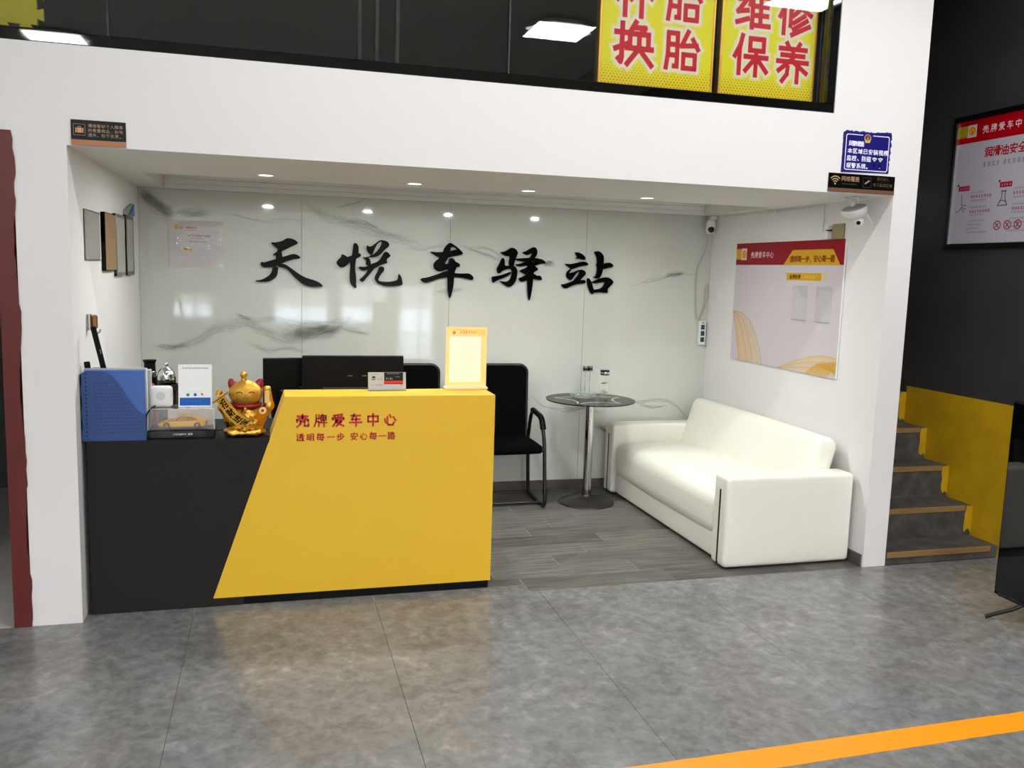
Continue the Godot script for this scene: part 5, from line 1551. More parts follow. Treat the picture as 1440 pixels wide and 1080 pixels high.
	st2 = start()
	tube(st2, [Vector3(-0.112, 0.186, 0.03), Vector3(-0.106, 0.208, 0.03)], 0.014, 12)
	obj("scroll_knob", st2, M.gold, scroll)
	# cuffed paw and the little plaque it lifts
	st2 = start()
	lathe(st2, [Vector2(0.0, 0.0), Vector2(0.0155, 0.0), Vector2(0.017, 0.004), Vector2(0.017, 0.012), Vector2(0.013, 0.018), Vector2(0.0, 0.020)], Vector3(0.099, 0.206, 0.012), 20, true)
	obj("paw_tip", st2, M.gold, t)
	block("paw_plaque", Vector3(0.088, 0.150, 0.030), Vector3(0.110, 0.204, 0.0335), M.paper_gold, t, 0.001)
	st2 = start()
	lathe(st2, [Vector2(0.0, 0.004), Vector2(0.015, 0.004), Vector2(0.017, 0.0), Vector2(0.0, 0.0)], Vector3.ZERO, 20)
	var coin := obj("coin", st2, M.paper_gold, t)
	coin.position = Vector3(0.079, 0.118, 0.055); coin.rotation.x = PI / 2 - 0.2
	st2 = start()
	lathe(st2, [Vector2(0.0, 0.0055), Vector2(0.007, 0.0055), Vector2(0.007, 0.004)], Vector3.ZERO, 16)
	obj("coin_mark", st2, M.cat_red, coin)
	# heap of little coins in the lap
	var g := RandomNumberGenerator.new(); g.seed = 12
	st2 = start()
	for i in 46:
		var c := Vector3(0.016 + g.randf_range(-0.036, 0.036), 0.055 + g.randf_range(-0.02, 0.062), 0.078 + g.randf_range(-0.004, 0.012))
		var ax := Vector3(g.randf_range(-0.6, 0.6), g.randf_range(-0.4, 0.6), 1.0).normalized()
		tube(st2, [c - ax * 0.0012, c + ax * 0.0012], g.randf_range(0.006, 0.0095), 9)
	obj("lap_coins", st2, M.gold, t).set_meta("kind", "stuff")

func tea_things():
	var t := thing("dark_thermos", "dark brown thermos flask with steel rim behind the blue file rack", "thermos", Vector3(0.234, 0.774, -0.45))
	var st := start()
	lathe(st, [Vector2(0.0, 0.0), Vector2(0.029, 0.0), Vector2(0.031, 0.006), Vector2(0.031, 0.235), Vector2(0.026, 0.25)], Vector3.ZERO, 28)
	obj("flask_body", st, M.thermos, t)
	st = start()
	lathe(st, [Vector2(0.027, 0.248), Vector2(0.028, 0.25), Vector2(0.028, 0.262), Vector2(0.026, 0.264)], Vector3.ZERO, 28)
	obj("steel_rim", st, M.steel, t)
	st = start()
	lathe(st, [Vector2(0.026, 0.264), Vector2(0.025, 0.30), Vector2(0.031, 0.315), Vector2(0.0, 0.317)], Vector3.ZERO, 28)
	obj("stopper", st, M.black_plastic, t)
	t = thing("glass_tea_pot", "glass tea pot with polished steel lid and ball knob behind the payment stand", "tea pot", Vector3(0.312, 0.774, -0.40))
	st = start()
	lathe(st, [Vector2(0.0, 0.0), Vector2(0.046, 0.0), Vector2(0.055, 0.02), Vector2(0.056, 0.15), Vector2(0.044, 0.20), Vector2(0.041, 0.235)], Vector3.ZERO, 32, true)
	obj("pot_body", st, M.dark_glass, t)
	st = start()
	lathe(st, [Vector2(0.042, 0.228), Vector2(0.043, 0.236), Vector2(0.036, 0.266), Vector2(0.024, 0.281), Vector2(0.006, 0.286), Vector2(0.005, 0.292), Vector2(0.009, 0.297), Vector2(0.009, 0.304), Vector2(0.0, 0.309)], Vector3.ZERO, 32, true)
	obj("steel_lid", st, M.chrome, t)
	st = start()
	tube(st, rounded([Vector3(0.054, 0.16, 0.01), Vector3(0.095, 0.165, 0.01), Vector3(0.095, 0.05, 0.01), Vector3(0.054, 0.045, 0.01)], 0.03), 0.007, 10)
	obj("handle", st, M.black_plastic, t)
	t = thing("red_tea_tin", "round red tin between the file rack and the glass tea pot", "tin", Vector3(0.245, 0.774, -0.335))
	st = start()
	lathe(st, [Vector2(0.0, 0.0), Vector2(0.034, 0.0), Vector2(0.036, 0.005), Vector2(0.036, 0.18), Vector2(0.031, 0.205), Vector2(0.016, 0.22), Vector2(0.0, 0.222)], Vector3.ZERO, 28, true)
	obj("tin_body", st, M.cat_red, t)
	st = start()
	lathe(st, [Vector2(0.0365, 0.15), Vector2(0.0372, 0.152), Vector2(0.0372, 0.16), Vector2(0.0365, 0.162)], Vector3.ZERO, 28)
	obj("gilt_band", st, M.gold, t)
	t = thing("clear_cup", "dark glass cup between the red tin and payment stand", "cup", Vector3(0.338, 0.774, -0.295))
	st = start()
	lathe(st, [Vector2(0.0, 0.0), Vector2(0.034, 0.0), Vector2(0.037, 0.01), Vector2(0.038, 0.22), Vector2(0.035, 0.222), Vector2(0.034, 0.012), Vector2(0.0, 0.01)], Vector3.ZERO, 28)
	obj("cup_body", st, M.dark_glass, t)
	st = start()
	lathe(st, [Vector2(0.0385, 0.195), Vector2(0.039, 0.2), Vector2(0.039, 0.215), Vector2(0.0385, 0.22)], Vector3.ZERO, 28)
	obj("cup_rim", st, M.dark_steel, t)

# ---------- on the walls ----------
func calligraphy():
	var names := {"tian": "天", "yue": "悦", "che": "车", "yi": "驿", "zhan": "站"}
	var labels := {"tian": "first large black brush-style acrylic character, two bars over a long right foot", "yue": "black brush-style acrylic character with upright heart radical and upturned hook", "che": "black brush-style acrylic character meaning cart, pierced by one vertical spike", "yi": "densely stroked black acrylic character with a spiked downstroke, after the cart character", "zhan": "last black acrylic character, with a square mouth at its lower right"}
	for k in names:
		var mid := Vector2.ZERO; var cnt := 0
		var lo := Vector2(1e9, 1e9)
		for s in CALLIGRAPHY[k]:
			for v in points(s, 0.001): mid += v; cnt += 1; lo = lo.min(v)
		mid /= cnt
		var t := thing("brush_character", labels[k], "wall lettering", Vector3(mid.x, lo.y, -D), 0.0, "black characters on the marble wall")
		var i := 0
		for s in CALLIGRAPHY[k]:
			var p := points(s, 0.001)
			for j in p.size(): p[j] -= Vector2(mid.x, lo.y)
			# smooth the traced outline
			var q := PackedVector2Array()
			for j in p.size():
				var a := p[(j - 1 + p.size()) % p.size()]; var b := p[j]; var c := p[(j + 1) % p.size()]
				q.append(b.lerp(a, 0.22)); q.append(b.lerp(c, 0.22))
			var st := start()
			if Geometry2D.triangulate_polygon(q).is_empty(): q = p
			prism(st, q, Vector3(0, 0, 0.002), Vector3.RIGHT, Vector3.UP, Vector3(0, 0, 0.018 + 0.0002 * i))
			obj("brush_stroke", st, M.acrylic_black, t)
			i += 1

func wall_frames():
	# award plaques on the left wall; x is the distance from the wall
	var plaque := func(called: String, label: String, z0: float, z1: float, y0: float, y1: float, d: float, face: Material, rim: Material, bw: float):
		var t := thing(called, label, "plaque", Vector3(0.0, y0, (z0 + z1) / 2), 0.0, "plaques on the alcove's left wall")
		var hl := (z1 - z0) / 2
		block("backing", Vector3(0.001, 0, -hl), Vector3(d - 0.003, y1 - y0, hl), rim, t, 0.001)
		for e in [[0.0, bw], [y1 - y0 - bw, y1 - y0]]: block("frame_rail", Vector3(0.001, e[0], -hl), Vector3(d, e[1], hl), rim, t, 0.001)
		for e in [[-hl, -hl + bw], [hl - bw, hl]]: block("frame_stile", Vector3(0.001, bw, e[0]), Vector3(d, y1 - y0 - bw, e[1]), rim, t, 0.001)
		block("plate", Vector3(d - 0.003, bw, -hl + bw), Vector3(d - 0.001, y1 - y0 - bw, hl - bw), face, t)
	plaque.call("award_plaque", "pale silver award plaque on the left wall, nearest the shop front", -0.61, -0.277, 1.545, 1.768, 0.008, M.plaque_pale, M.steel, 0.006)
	plaque.call("award_plaque", "wooden award plaque with thick black edge on the left wall", -0.985, -0.675, 1.497, 1.778, 0.021, M.plaque_wood, M.black_plastic, 0.004)
	plaque.call("award_plaque", "pale glass award plaque with silver rim beside the black edged one", -1.28, -1.01, 1.468, 1.79, 0.018, M.plaque_pale, M.steel, 0.018)
	plaque.call("award_plaque", "grey award plaque with dark rim, the last towards the marble wall", -1.60, -1.335, 1.468, 1.80, 0.018, M.plaque_grey, M.dark_steel, 0.02)
	var f := thing("blue_pennant_card", "folded grey and blue card tilted above the last award plaque", "card", Vector3(0.004, 1.802, -1.48))
	var st := start()
	prism(st, PackedVector2Array([Vector2(-0.14, 0.0), Vector2(0.13, 0.0), Vector2(0.13, 0.022), Vector2(-0.14, 0.075)]), Vector3(0.0, 0, 0), Vector3.BACK, Vector3.UP, Vector3(0.012, 0, 0))
	obj("grey_card", st, M.grey_plastic, f)
	st = start()
	prism(st, PackedVector2Array([Vector2(-0.138, 0.004), Vector2(0.04, 0.004), Vector2(-0.138, 0.072)]), Vector3(0.0125, 0, 0), Vector3.BACK, Vector3.UP, Vector3(0.006, 0, 0))
	obj("blue_corner", st, M.blue_folder, f)
	# bronze hook
	var t := thing("wall_hook", "small bronze and steel hook on the left wall above the file rack", "hook", Vector3(0.0, 1.238, -0.285))
	block("back_plate", Vector3(0.0, 0.0, -0.02), Vector3(0.006, 0.072, 0.02), M.chrome, t, 0.002)
	block("hook_base", Vector3(0.006, 0.0, -0.016), Vector3(0.021, 0.072, 0.016), M.chrome, t, 0.004)
	block("hook_body", Vector3(0.021, 0.006, -0.014), Vector3(0.044, 0.068, 0.012), M.bronze, t, 0.006)
	st = start()
	tube(st, rounded([Vector3(0.02, 0.006, 0), Vector3(0.03, -0.016, 0), Vector3(0.05, -0.012, 0), Vector3(0.054, 0.006, 0)], 0.012), 0.004, 8)
	obj("hook_prong", st, M.chrome, t)
	# certificate wrapped in clear film on the marble wall
	var c := thing("wrapped_certificate", "certificate in crinkled clear film on the marble wall", "certificate", Vector3(0.332, 1.505, -D))
	var cv := Canvas.new(336, 300, Color(0.80, 0.775, 0.775))
	for y in range(0, 300, 3): cv.seg(Vector2(250, y), Vector2(330, y), 2.0, Color(0.80, 0.76, 0.80), 1.0, 0.5)
	cv.disc(Vector2(50, 42), 16, Color(0.86, 0.70, 0.22)); cv.rect(34, 34, 30, 18, Color(0.86, 0.70, 0.22))
	pecten(cv, Vector2(78, 42), 10)
	write(cv, "壳牌爱车中心", 108, 36, 11, Color(0.78, 0.20, 0.20), 0.16, 1.12)
	cv.bars(108, 54, 70, 7, Color(0.78, 0.25, 0.25), rng, 0.7)
	cv.bars(120, 88, 150, 11, Color(0.32, 0.32, 0.34), rng, 0.8)
	cv.bars(140, 108, 84, 9, Color(0.34, 0.34, 0.36), rng, 0.7)
	cv.bars(128, 128, 104, 10, Color(0.32, 0.32, 0.34), rng, 0.8)
	cv.poly(PackedVector2Array([Vector2(86, 175), Vector2(150, 182), Vector2(146, 200), Vector2(100, 196)]), Color(0.80, 0.72, 0.16))
	cv.rect(92, 178, 26, 8, Color(0.72, 0.24, 0.20))
	block("card_back", Vector3(-0.155, 0.02, 0.0005), Vector3(0.150, 0.298, 0.003), M.paper, c)
	sheet("printed_face", Vector3(-0.155, 0.298, 0.0034), Vector3(0.305, 0, 0), Vector3(0, -0.278, 0), printed(tex(cv), 0.4), c)
	st = start()
	var nz := FastNoiseLite.new(); nz.seed = 6; nz.frequency = 5.0
	var nu := 26; var nv := 24
	var at := func(i: int, j: int) -> Vector3:
		var x := -0.168 + 0.336 * i / nu; var y := 0.306 * j / nv
		var e := minf(minf(i, nu - i) / 3.0, minf(j, nv - j) / 3.0)
		var bag := 0.016 * exp(-pow((y - 0.075 - 0.25 * x * x * 8.0) / 0.03, 2)) * clampf(e, 0, 1)
		return Vector3(x, y, 0.005 + bag + clampf(e, 0.0, 1.0) * (0.004 + 0.006 * nz.get_noise_2d(x * 1.6, y * 3.4)))
	st.set_smooth_group(0)
	for i in nu:
		for j in nv:
			var q := [at.call(i, j), at.call(i, j + 1), at.call(i + 1, j + 1), at.call(i + 1, j)]
			for e in [0, 1, 2, 0, 2, 3]: st.add_vertex(q[e])
	obj("clear_film", st, M.film, c, true)

func notice_board():
	var z0 := -1.54; var z1 := -0.344; var y0 := 0.997; var y1 := 1.792
	var t := thing("notice_board", "white notice board with crimson header and golden ribbon print above the sofa", "notice board", Vector3(W, y0, (z0 + z1) / 2))
	var w := z1 - z0; var h := y1 - y0
	block("board", Vector3(-0.013, 0, -w / 2), Vector3(-0.0005, h, w / 2), M.white_plastic, t, 0.002)
	var s := 640.0
	var cv := Canvas.new(int(w * s), int(h * s), Color(0.80, 0.765, 0.785))
	var W2 := cv.w; var H2 := cv.h
	var crimson := Color(0.56, 0.06, 0.13); var ochre := Color(0.83, 0.63, 0.12)
	cv.rect(0, 0, W2, H2 * 0.185, crimson)
	cv.rect(0, H2 * 0.048, W2 * 0.062, H2 * 0.092, ochre)
	cv.rect(W2 * 0.058, H2 * 0.044, W2 * 0.058, H2 * 0.10, Color(0.86, 0.80, 0.80))
	pecten(cv, Vector2(W2 * 0.087, H2 * 0.093), H2 * 0.036)
	write(cv, "壳牌爱车中心", W2 * 0.16, H2 * 0.075, H2 * 0.052, Color(0.90, 0.82, 0.84), 0.11, 1.14)
	cv.poly(PackedVector2Array([Vector2(W2 * 0.49, H2 * 0.185), Vector2(W2 * 0.565, H2 * 0.075), Vector2(W2 * 0.575, H2 * 0.068), Vector2(W2 * 0.905, H2 * 0.068), Vector2(W2 * 0.915, H2 * 0.076), Vector2(W2 * 0.975, H2 * 0.185)]), ochre)
	write(cv, "透明每一步，安心每一路", W2 * 0.55, H2 * 0.112, H2 * 0.0505, Color(0.48, 0.22, 0.05), 0.15, 1.03)
	cv.rect(W2 * 0.53, H2 * 0.245, W2 * 0.30, H2 * 0.058, ochre)
	write(cv, "金牌技师", W2 * 0.557, H2 * 0.257, H2 * 0.034, Color(0.20, 0.12, 0.04), 0.13, 1.1)
	cv.bars(W2 * 0.69, H2 * 0.264, W2 * 0.09, H2 * 0.022, Color(0.95, 0.85, 0.55), rng, 0.6)
	for k in 16: cv.rect(W2 * (0.83 + 0.012 * (k % 5)), H2 * (0.245 + 0.014 * (k / 4)), 5, 5, Color(0.88, 0.74, 0.36))
	# golden ribbons of fine curved lines
	var left := []
	for k in 9:
		var f := k / 8.0
		var p := PackedVector2Array()
		for i in 25:
			var u := i / 24.0
			p.append(Vector2(W2 * (lerpf(0.0, lerpf(0.10, 0.345, f), u) + 0.03 * f * sin(u * PI)), H2 * (lerpf(0.60, 1.02, pow(u, lerpf(1.35, 2.3, f))) - 0.02 * f)))
		left.append(p)
	for k in 8:
		var p: PackedVector2Array = left[k].duplicate()
		var b: PackedVector2Array = left[k + 1].duplicate()
		b.reverse(); p.append_array(b)
		cv.poly(p, Color(0.86, 0.70, 0.44), [0.75, 0.5, 0.65, 0.4, 0.55, 0.35, 0.45, 0.3][k])
	for k in [0, 3, 5, 8]: cv.line(left[k], 1.4, Color(0.58, 0.38, 0.16), 0.8, 0.8)
	var right := []
	for k in 7:
		var f := k / 6.0
		var p := PackedVector2Array()
		for i in 25:
			var u := i / 24.0
			p.append(Vector2(W2 * lerpf(0.50, 1.0, u), H2 * (1.0 - (0.13 - 0.13 * f) * sin(u * PI * 0.62) * (1.0 + 0.2 * u) - 0.02 * f * u)))
		right.append(p)
	for k in 6:
		var p: PackedVector2Array = right[k].duplicate()
		var b: PackedVector2Array = right[k + 1].duplicate()
		b.reverse(); p.append_array(b)
		cv.poly(p, Color(0.87, 0.71, 0.40), [0.55, 0.35, 0.5, 0.3, 0.45, 0.3][k])
	for k in [0, 2, 4]: cv.line(right[k], 1.4, Color(0.74, 0.54, 0.24), 0.8, 0.6)
	for k in 22:
		var f := k / 21.0
		cv.line(PackedVector2Array([Vector2(W2 * lerpf(0.75, 0.93, f), H2 * 1.0), Vector2(W2 * lerpf(0.84, 0.97, f), H2 * (0.92 + 0.02 * f)), Vector2(W2 * 1.0, H2 * (0.88 + 0.09 * f))]), 8.0, Color(0.80, 0.60, 0.20), 3.0, 0.3)
	sheet("printed_face", Vector3(-0.0134, h, -w / 2 + 0.003), Vector3(0, 0, w - 0.006), Vector3(0, -h, 0), printed(tex(cv), 0.28), t)
	# two empty clear card pockets
	for k in 2:
		var za := -w / 2 + w * (0.60 + 0.20 * k)
		block("card_pocket", Vector3(-0.0165, h * 0.40, za), Vector3(-0.0138, h * 0.66, za + w * 0.125), M.film, t)
		block("pocket_lip", Vector3(-0.0185, h * 0.395, za), Vector3(-0.0138, h * 0.402, za + w * 0.125), M.paper_grey, t)

func facade_signs():
	# small black and bronze property notice
	var t := thing("belongings_notice", "small black notice with suitcase symbol and bronze strip above the alcove corner", "sign", Vector3(0.12, 2.003, 0.0))
	var w := 0.204; var h := 0.10
	block("plate", Vector3(-w / 2, 0, 0.0005), Vector3(w / 2, h, 0.005), M.black_gloss, t, 0.002)
	block("bronze_strip", Vector3(-w / 2, 0.0, 0.005), Vector3(w / 2, 0.022, 0.0064), M.bronze_paint, t, 0.0005)
	var cv := Canvas.new(408, 156, Color(0.035, 0.03, 0.03))
	var tan := Color(0.62, 0.52, 0.42)
	var r := PackedVector2Array([Vector2(22, 32), Vector2(100, 32), Vector2(104, 36), Vector2(104, 118), Vector2(100, 122), Vector2(22, 122), Vector2(18, 118), Vector2(18, 36), Vector2(22, 32)])
	cv.line(r, 4.0, Color(0.55, 0.50, 0.46), 1.0)
	cv.rect(32, 62, 60, 40, Color(0.80, 0.60, 0.42)); cv.rect(42, 60, 4, 44, Color(0.035, 0.03, 0.03)); cv.rect(78, 60, 4, 44, Color(0.035, 0.03, 0.03))
	cv.line(PackedVector2Array([Vector2(52, 62), Vector2(52, 52), Vector2(72, 52), Vector2(72, 62)]), 4.0, Color(0.80, 0.60, 0.42), 1.0)
	write(cv, "请保管好个人随身", 126, 26, 29, tan, 0.11, 1.15)
	write(cv, "的贵重物品，如有", 126, 64, 29, tan, 0.11, 1.15)
	write(cv, "遗失，恕不负责。", 126, 102, 29, tan, 0.11, 1.15)
	sheet("printed_face", Vector3(-w / 2 + 0.001, h - 0.002, 0.0053), Vector3(w - 0.002, 0, 0), Vector3(0, -0.075, 0), printed(tex(cv), 0.25), t)
	# blue police notice, edges nibbled
	t = thing("blue_police_notice", "blue square notice with white lettering and badge, ragged edges, on white wall", "sign", Vector3(3.728, 2.106, 0.0))
	w = 0.285; h = 0.208
	var p := PackedVector2Array()
	for i in 24: p.append(Vector2(-w / 2 - 0.003 + rng.randf_range(-0.001, 0.001), h * i / 24.0))
	for i in 30: p.append(Vector2(lerpf(-w / 2 + 0.006, w / 2 + 0.004, i / 30.0), h + rng.randf_range(-0.006, 0.002) + (0.003 if i > 22 else 0.0)))
	for i in 28: p.append(Vector2(w / 2 - 0.004 * i / 28.0 + rng.randf_range(-0.006, 0.003), lerpf(h, 0.0, i / 28.0)))
	var st := start()
	prism(st, p, Vector3(0, 0, 0.0005), Vector3.RIGHT, Vector3.UP, Vector3(0, 0, 0.003))
	obj("plate", st, M.police_blue, t)
	cv = Canvas.new(520, 380, Color(0.11, 0.10, 0.44))
	var wh := Color(0.90, 0.89, 0.95)
	cv.line(PackedVector2Array([Vector2(196, 22), Vector2(28, 22), Vector2(16, 34), Vector2(16, 352), Vector2(28, 364), Vector2(490, 364), Vector2(504, 350), Vector2(504, 34), Vector2(492, 22), Vector2(318, 22)]), 9.0, wh, 1.2)
	cv.disc(Vector2(256, 48), 40, Color(0.60, 0.58, 0.56)); cv.poly(PackedVector2Array([Vector2(222, 60), Vector2(292, 60), Vector2(284, 94), Vector2(230, 94)]), Color(0.82, 0.68, 0.30))
	cv.disc(Vector2(256, 42), 26, Color(0.16, 0.14, 0.22)); cv.disc(Vector2(257, 32), 15, Color(0.72, 0.22, 0.18)); cv.disc(Vector2(257, 52), 10, Color(0.80, 0.55, 0.45))
	write(cv, "民警提醒", 44, 84, 48, wh, 0.15, 0.86)
	cv.disc(Vector2(218, 104), 4, wh); cv.disc(Vector2(218, 124), 4, wh)
	write(cv, "本区域已安装视频", 40, 156, 50, wh, 0.15, 1.18)
	write(cv, "监控、防盗", 36, 226, 50, wh, 0.15, 1.12)
	write(cv, "报警系统。", 36, 298, 50, wh, 0.15, 1.12)
	# two small camera shapes
	for k in 2:
		var c := Vector2(352 + k * 68, 246)
		cv.poly(PackedVector2Array([c + Vector2(-30, -6), c + Vector2(0, -20), c + Vector2(30, -6), c + Vector2(0, 28)]), Color(0.82, 0.82, 0.80))
		cv.poly(PackedVector2Array([c + Vector2(-16, 0), c + Vector2(16, 0), c + Vector2(0, 12)]), Color(0.45, 0.45, 0.48))
		cv.rect(c.x - 24, c.y - 26, 48, 10, Color(0.07, 0.06, 0.20)); cv.rect(c.x - 18, c.y + 42, 34, 40, Color(0.08, 0.07, 0.26))
	cv.rect(410, 330, 16, 4, wh)
	sheet("printed_face", Vector3(-w / 2 + 0.006, h - 0.008, 0.0038), Vector3(w - 0.014, 0, 0), Vector3(0, -h + 0.014, 0), printed(tex(cv), 0.35), t)
	# black network notice
	t = thing("network_notice", "long black notice with wireless and camera symbols under the blue notice", "sign", Vector3(3.71, 2.005, 0.0))
	w = 0.396; h = 0.094
	block("plate", Vector3(-w / 2, 0, 0.0005), Vector3(w / 2, h, 0.005), M.black_gloss, t, 0.002)
	block("bronze_strip", Vector3(-w / 2, 0.0, 0.005), Vector3(w / 2, 0.020, 0.0064), M.bronze_dark, t, 0.0005)
	cv = Canvas.new(792, 146, Color(0.035, 0.03, 0.03))
	tan = Color(0.62, 0.50, 0.38)
	for k in 3:
		var arc := PackedVector2Array()
		for i in 17:
			var a := lerpf(-2.36, -0.78, i / 16.0)
			arc.append(Vector2(78, 104) + Vector2(cos(a), sin(a)) * (26.0 + k * 24.0))
		cv.line(arc, 10.0, Color(0.70, 0.60, 0.46), 1.0)
	cv.disc(Vector2(78, 106), 9, Color(0.75, 0.68, 0.58))
	write(cv, "网络覆盖", 150, 24, 50, tan, 0.12, 1.08)
	cv.bars(160, 96, 180, 12, Color(0.40, 0.42, 0.40), rng, 0.8)
	cv.line(PackedVector2Array([Vector2(410, 26), Vector2(505, 26), Vector2(505, 126), Vector2(410, 126), Vector2(410, 26)]), 4.0, Color(0.30, 0.26, 0.22), 1.0)
	cv.seg(Vector2(438, 86), Vector2(480, 58), 17.0, Color(0.55, 0.50, 0.46), 1.0)
	write(cv, "您已进入", 575, 14, 34, Color(0.36, 0.29, 0.24), 0.11, 1.08)
	cv.seg(Vector2(575, 62), Vector2(720, 62), 2.0, Color(0.3, 0.26, 0.22))
	write(cv, "电子监控区域", 530, 76, 36, Color(0.38, 0.29, 0.24), 0.11, 1.1)
	cv.bars(560, 124, 190, 8, Color(0.24, 0.22, 0.2), rng, 0.6)
	sheet("printed_face", Vector3(-w / 2 + 0.001, h - 0.002, 0.0053), Vector3(w - 0.002, 0, 0), Vector3(0, -0.071, 0), printed(tex(cv), 0.22), t)

func cameras_and_cables():
	# pan-tilt camera hanging from the soffit corner
	var t := thing("pan_tilt_camera", "white pan-tilt security camera hanging at the alcove's front corner", "security camera", Vector3(3.80, 2.0, -0.16))
	var st := start()
	lathe(st, [Vector2(0.0, -0.008), Vector2(0.034, -0.008), Vector2(0.036, 0.0)], Vector3(-0.02, 0.0, 0.0), 24)
	obj("ceiling_plate", st, M.white_plastic, t)
	st = start()
	tube(st, [Vector3(-0.012, -0.006, 0.0), Vector3(0.002, -0.022, 0.0), Vector3(-0.026, -0.052, 0.006)], 0.010, 10)
	obj("bracket", st, M.white_plastic, t)
	st = start()
	lathe(st, [Vector2(0.0, 0.0), Vector2(0.062, -0.004), Vector2(0.068, -0.012), Vector2(0.064, -0.034), Vector2(0.046, -0.055), Vector2(0.030, -0.060), Vector2(0.0, -0.061)], Vector3.ZERO, 36, true)
	var dome := obj("housing", st, M.white_plastic, t)
	dome.position = Vector3(-0.022, -0.052, 0.02); dome.rotation = Vector3(0.15, 0, 0.38)
	st = start()
	lathe(st, [Vector2(0.0, 0.002), Vector2(0.058, -0.002), Vector2(0.0625, -0.0035)], Vector3.ZERO, 36)
	obj("sun_shade", st, M.grey_plastic, dome)
	st = start()
	lathe(st, [Vector2(0.0, 0.028), Vector2(0.018, 0.023), Vector2(0.028, 0.0), Vector2(0.018, -0.023), Vector2(0.0, -0.028)], Vector3.ZERO, 28, true)
	var ball := obj("camera_head", st, M.white_plastic, t)
	ball.position = Vector3(0.012, -0.128, 0.025)
	st = start()
	lathe(st, [Vector2(0.0, 0.004), Vector2(0.008, 0.004), Vector2(0.011, 0.0), Vector2(0.011, -0.012)], Vector3.ZERO, 24)
	var lens := obj("lens", st, M.black_gloss, ball)
	lens.position = Vector3(-0.015, -0.006, 0.021); lens.rotation = Vector3(1.35, 0.0, 0.62)
	for k in 2:
		st = start()
		tube(st, [Vector3(0.030 + k * 0.004, -0.045 - k * 0.008, 0.02), Vector3(0.095 - k * 0.045, -0.135 + k * 0.05, 0.03)], 0.005 - k * 0.0006, 8)
		obj("antenna", st, M.white_plastic, t)
	# plug adapter and its beige backing board
	t = thing("beige_junction_board", "beige junction board fixed above the notice board's front corner", "junction box", Vector3(W, 1.793, -0.43))
	block("board", Vector3(-0.010, 0, -0.052), Vector3(-0.0005, 0.086, 0.052), M.beige, t, 0.001)
	t = thing("plug_adapter", "white plug adapter hanging beside the beige junction board", "adapter", Vector3(W, 1.797, -0.512))
	block("adapter_body", Vector3(-0.038, 0.0, -0.024), Vector3(-0.0005, 0.042, 0.024), M.white_plastic, t, 0.004)
	block("plug", Vector3(-0.034, 0.050, -0.022), Vector3(-0.0005, 0.074, 0.022), M.white_plastic, t, 0.004)
	block("socket_plate", Vector3(-0.012, 0.042, -0.022), Vector3(-0.0005, 0.050, 0.022), M.black_plastic, t)
	# cable along the top of the side wall, with clips
	t = thing("white_cable", "thin white cable clipped along the top of the alcove's side wall", "cable", Vector3(W, 1.985, -1.2))
	st = start()
	var pts := []
	for i in 25: pts.append(Vector3(-0.006, 0.0025 * sin(i * 1.1) - 0.004 * sin(PI * i / 8.0) ** 2, lerpf(-0.60, 0.60, i / 24.0)))
	pts.append_array(rounded([Vector3(-0.006, 0.0, 0.61), Vector3(-0.007, -0.06, 0.625), Vector3(-0.008, -0.15, 0.62), Vector3(-0.010, -0.185, 0.645), Vector3(-0.03, -0.18, 0.685), Vector3(-0.03, -0.16, 0.69)], 0.02))
	tube(st, pts, 0.0035, 8)
	obj("cord", st, M.white_plastic, t)
	for z in [-0.58, 0.02, 0.12, 0.60]: block("cable_clip", Vector3(-0.014, -0.012, z - 0.008), Vector3(-0.0005, 0.008, z + 0.008), M.white_plastic, t, 0.002)
	# small corner camera with its lead
	t = thing("corner_camera", "small white camera with black lens in the rear ceiling corner", "security camera", Vector3(3.862, 1.868, -1.868))
	st = start()
	cushion(st, Vector3(0, 0.052, 0), Vector3(0.066, 0.104, 0.06), 0.026, Vector3.ZERO, 4)
	obj("camera_body", st, M.white_plastic, t, true)
	st = start()
	lathe(st, [Vector2(0.0, 0.010), Vector2(0.014, 0.007), Vector2(0.023, 0.0), Vector2(0.024, -0.012)], Vector3.ZERO, 28, true)
	var le := obj("lens", st, M.black_gloss, t)
	le.position = Vector3(-0.008, 0.032, 0.028); le.rotation = Vector3(1.45, 0, 0.2)
	block("bracket", Vector3(-0.012, 0.10, -0.02), Vector3(0.04, 0.126, 0.014), M.white_plastic, t, 0.004)
	t = thing("power_lead", "grey lead drooping from the corner camera down to the power strip", "cable", Vector3(3.81, 1.24, -D))
	st = start()
	pts = [Vector3(0.055, 0.62, 0.04)]
	for v in [Vector2(3.853, 1.72), Vector2(3.80, 1.63), Vector2(3.795, 1.50), Vector2(3.803, 1.40), Vector2(3.808, 1.30), Vector2(3.822, 1.245)]: pts.append(Vector3(v.x - 3.81, v.y - 1.24, 0.008))
	tube(st, rounded(pts, 0.06), 0.004, 8)
	obj("cord", st, M.pale_cord, t)
	st = start()
	tube(st, rounded([Vector3(0.03, 0.0, 0.012), Vector3(0.065, 0.08, 0.01), Vector3(0.092, 0.20, 0.012), Vector3(0.085, 0.27, 0.012), Vector3(0.06, 0.24, 0.01), Vector3(0.062, 0.12, 0.01), Vector3(0.025, 0.005, 0.012)], 0.04), 0.003, 8)
	obj("loop", st, M.pale_cord, t)
	t = thing("power_strip", "white power strip with three dark sockets hanging on the marble wall", "power strip", Vector3(3.862, 1.057, -D))
	block("strip_body", Vector3(-0.026, 0, 0.0008), Vector3(0.026, 0.178, 0.03), M.white_plastic, t, 0.004)
	for k in 3: block("socket", Vector3(-0.015, 0.022 + k * 0.046, 0.030), Vector3(0.015, 0.058 + k * 0.046, 0.0312), M.socket, t, 0.0008)
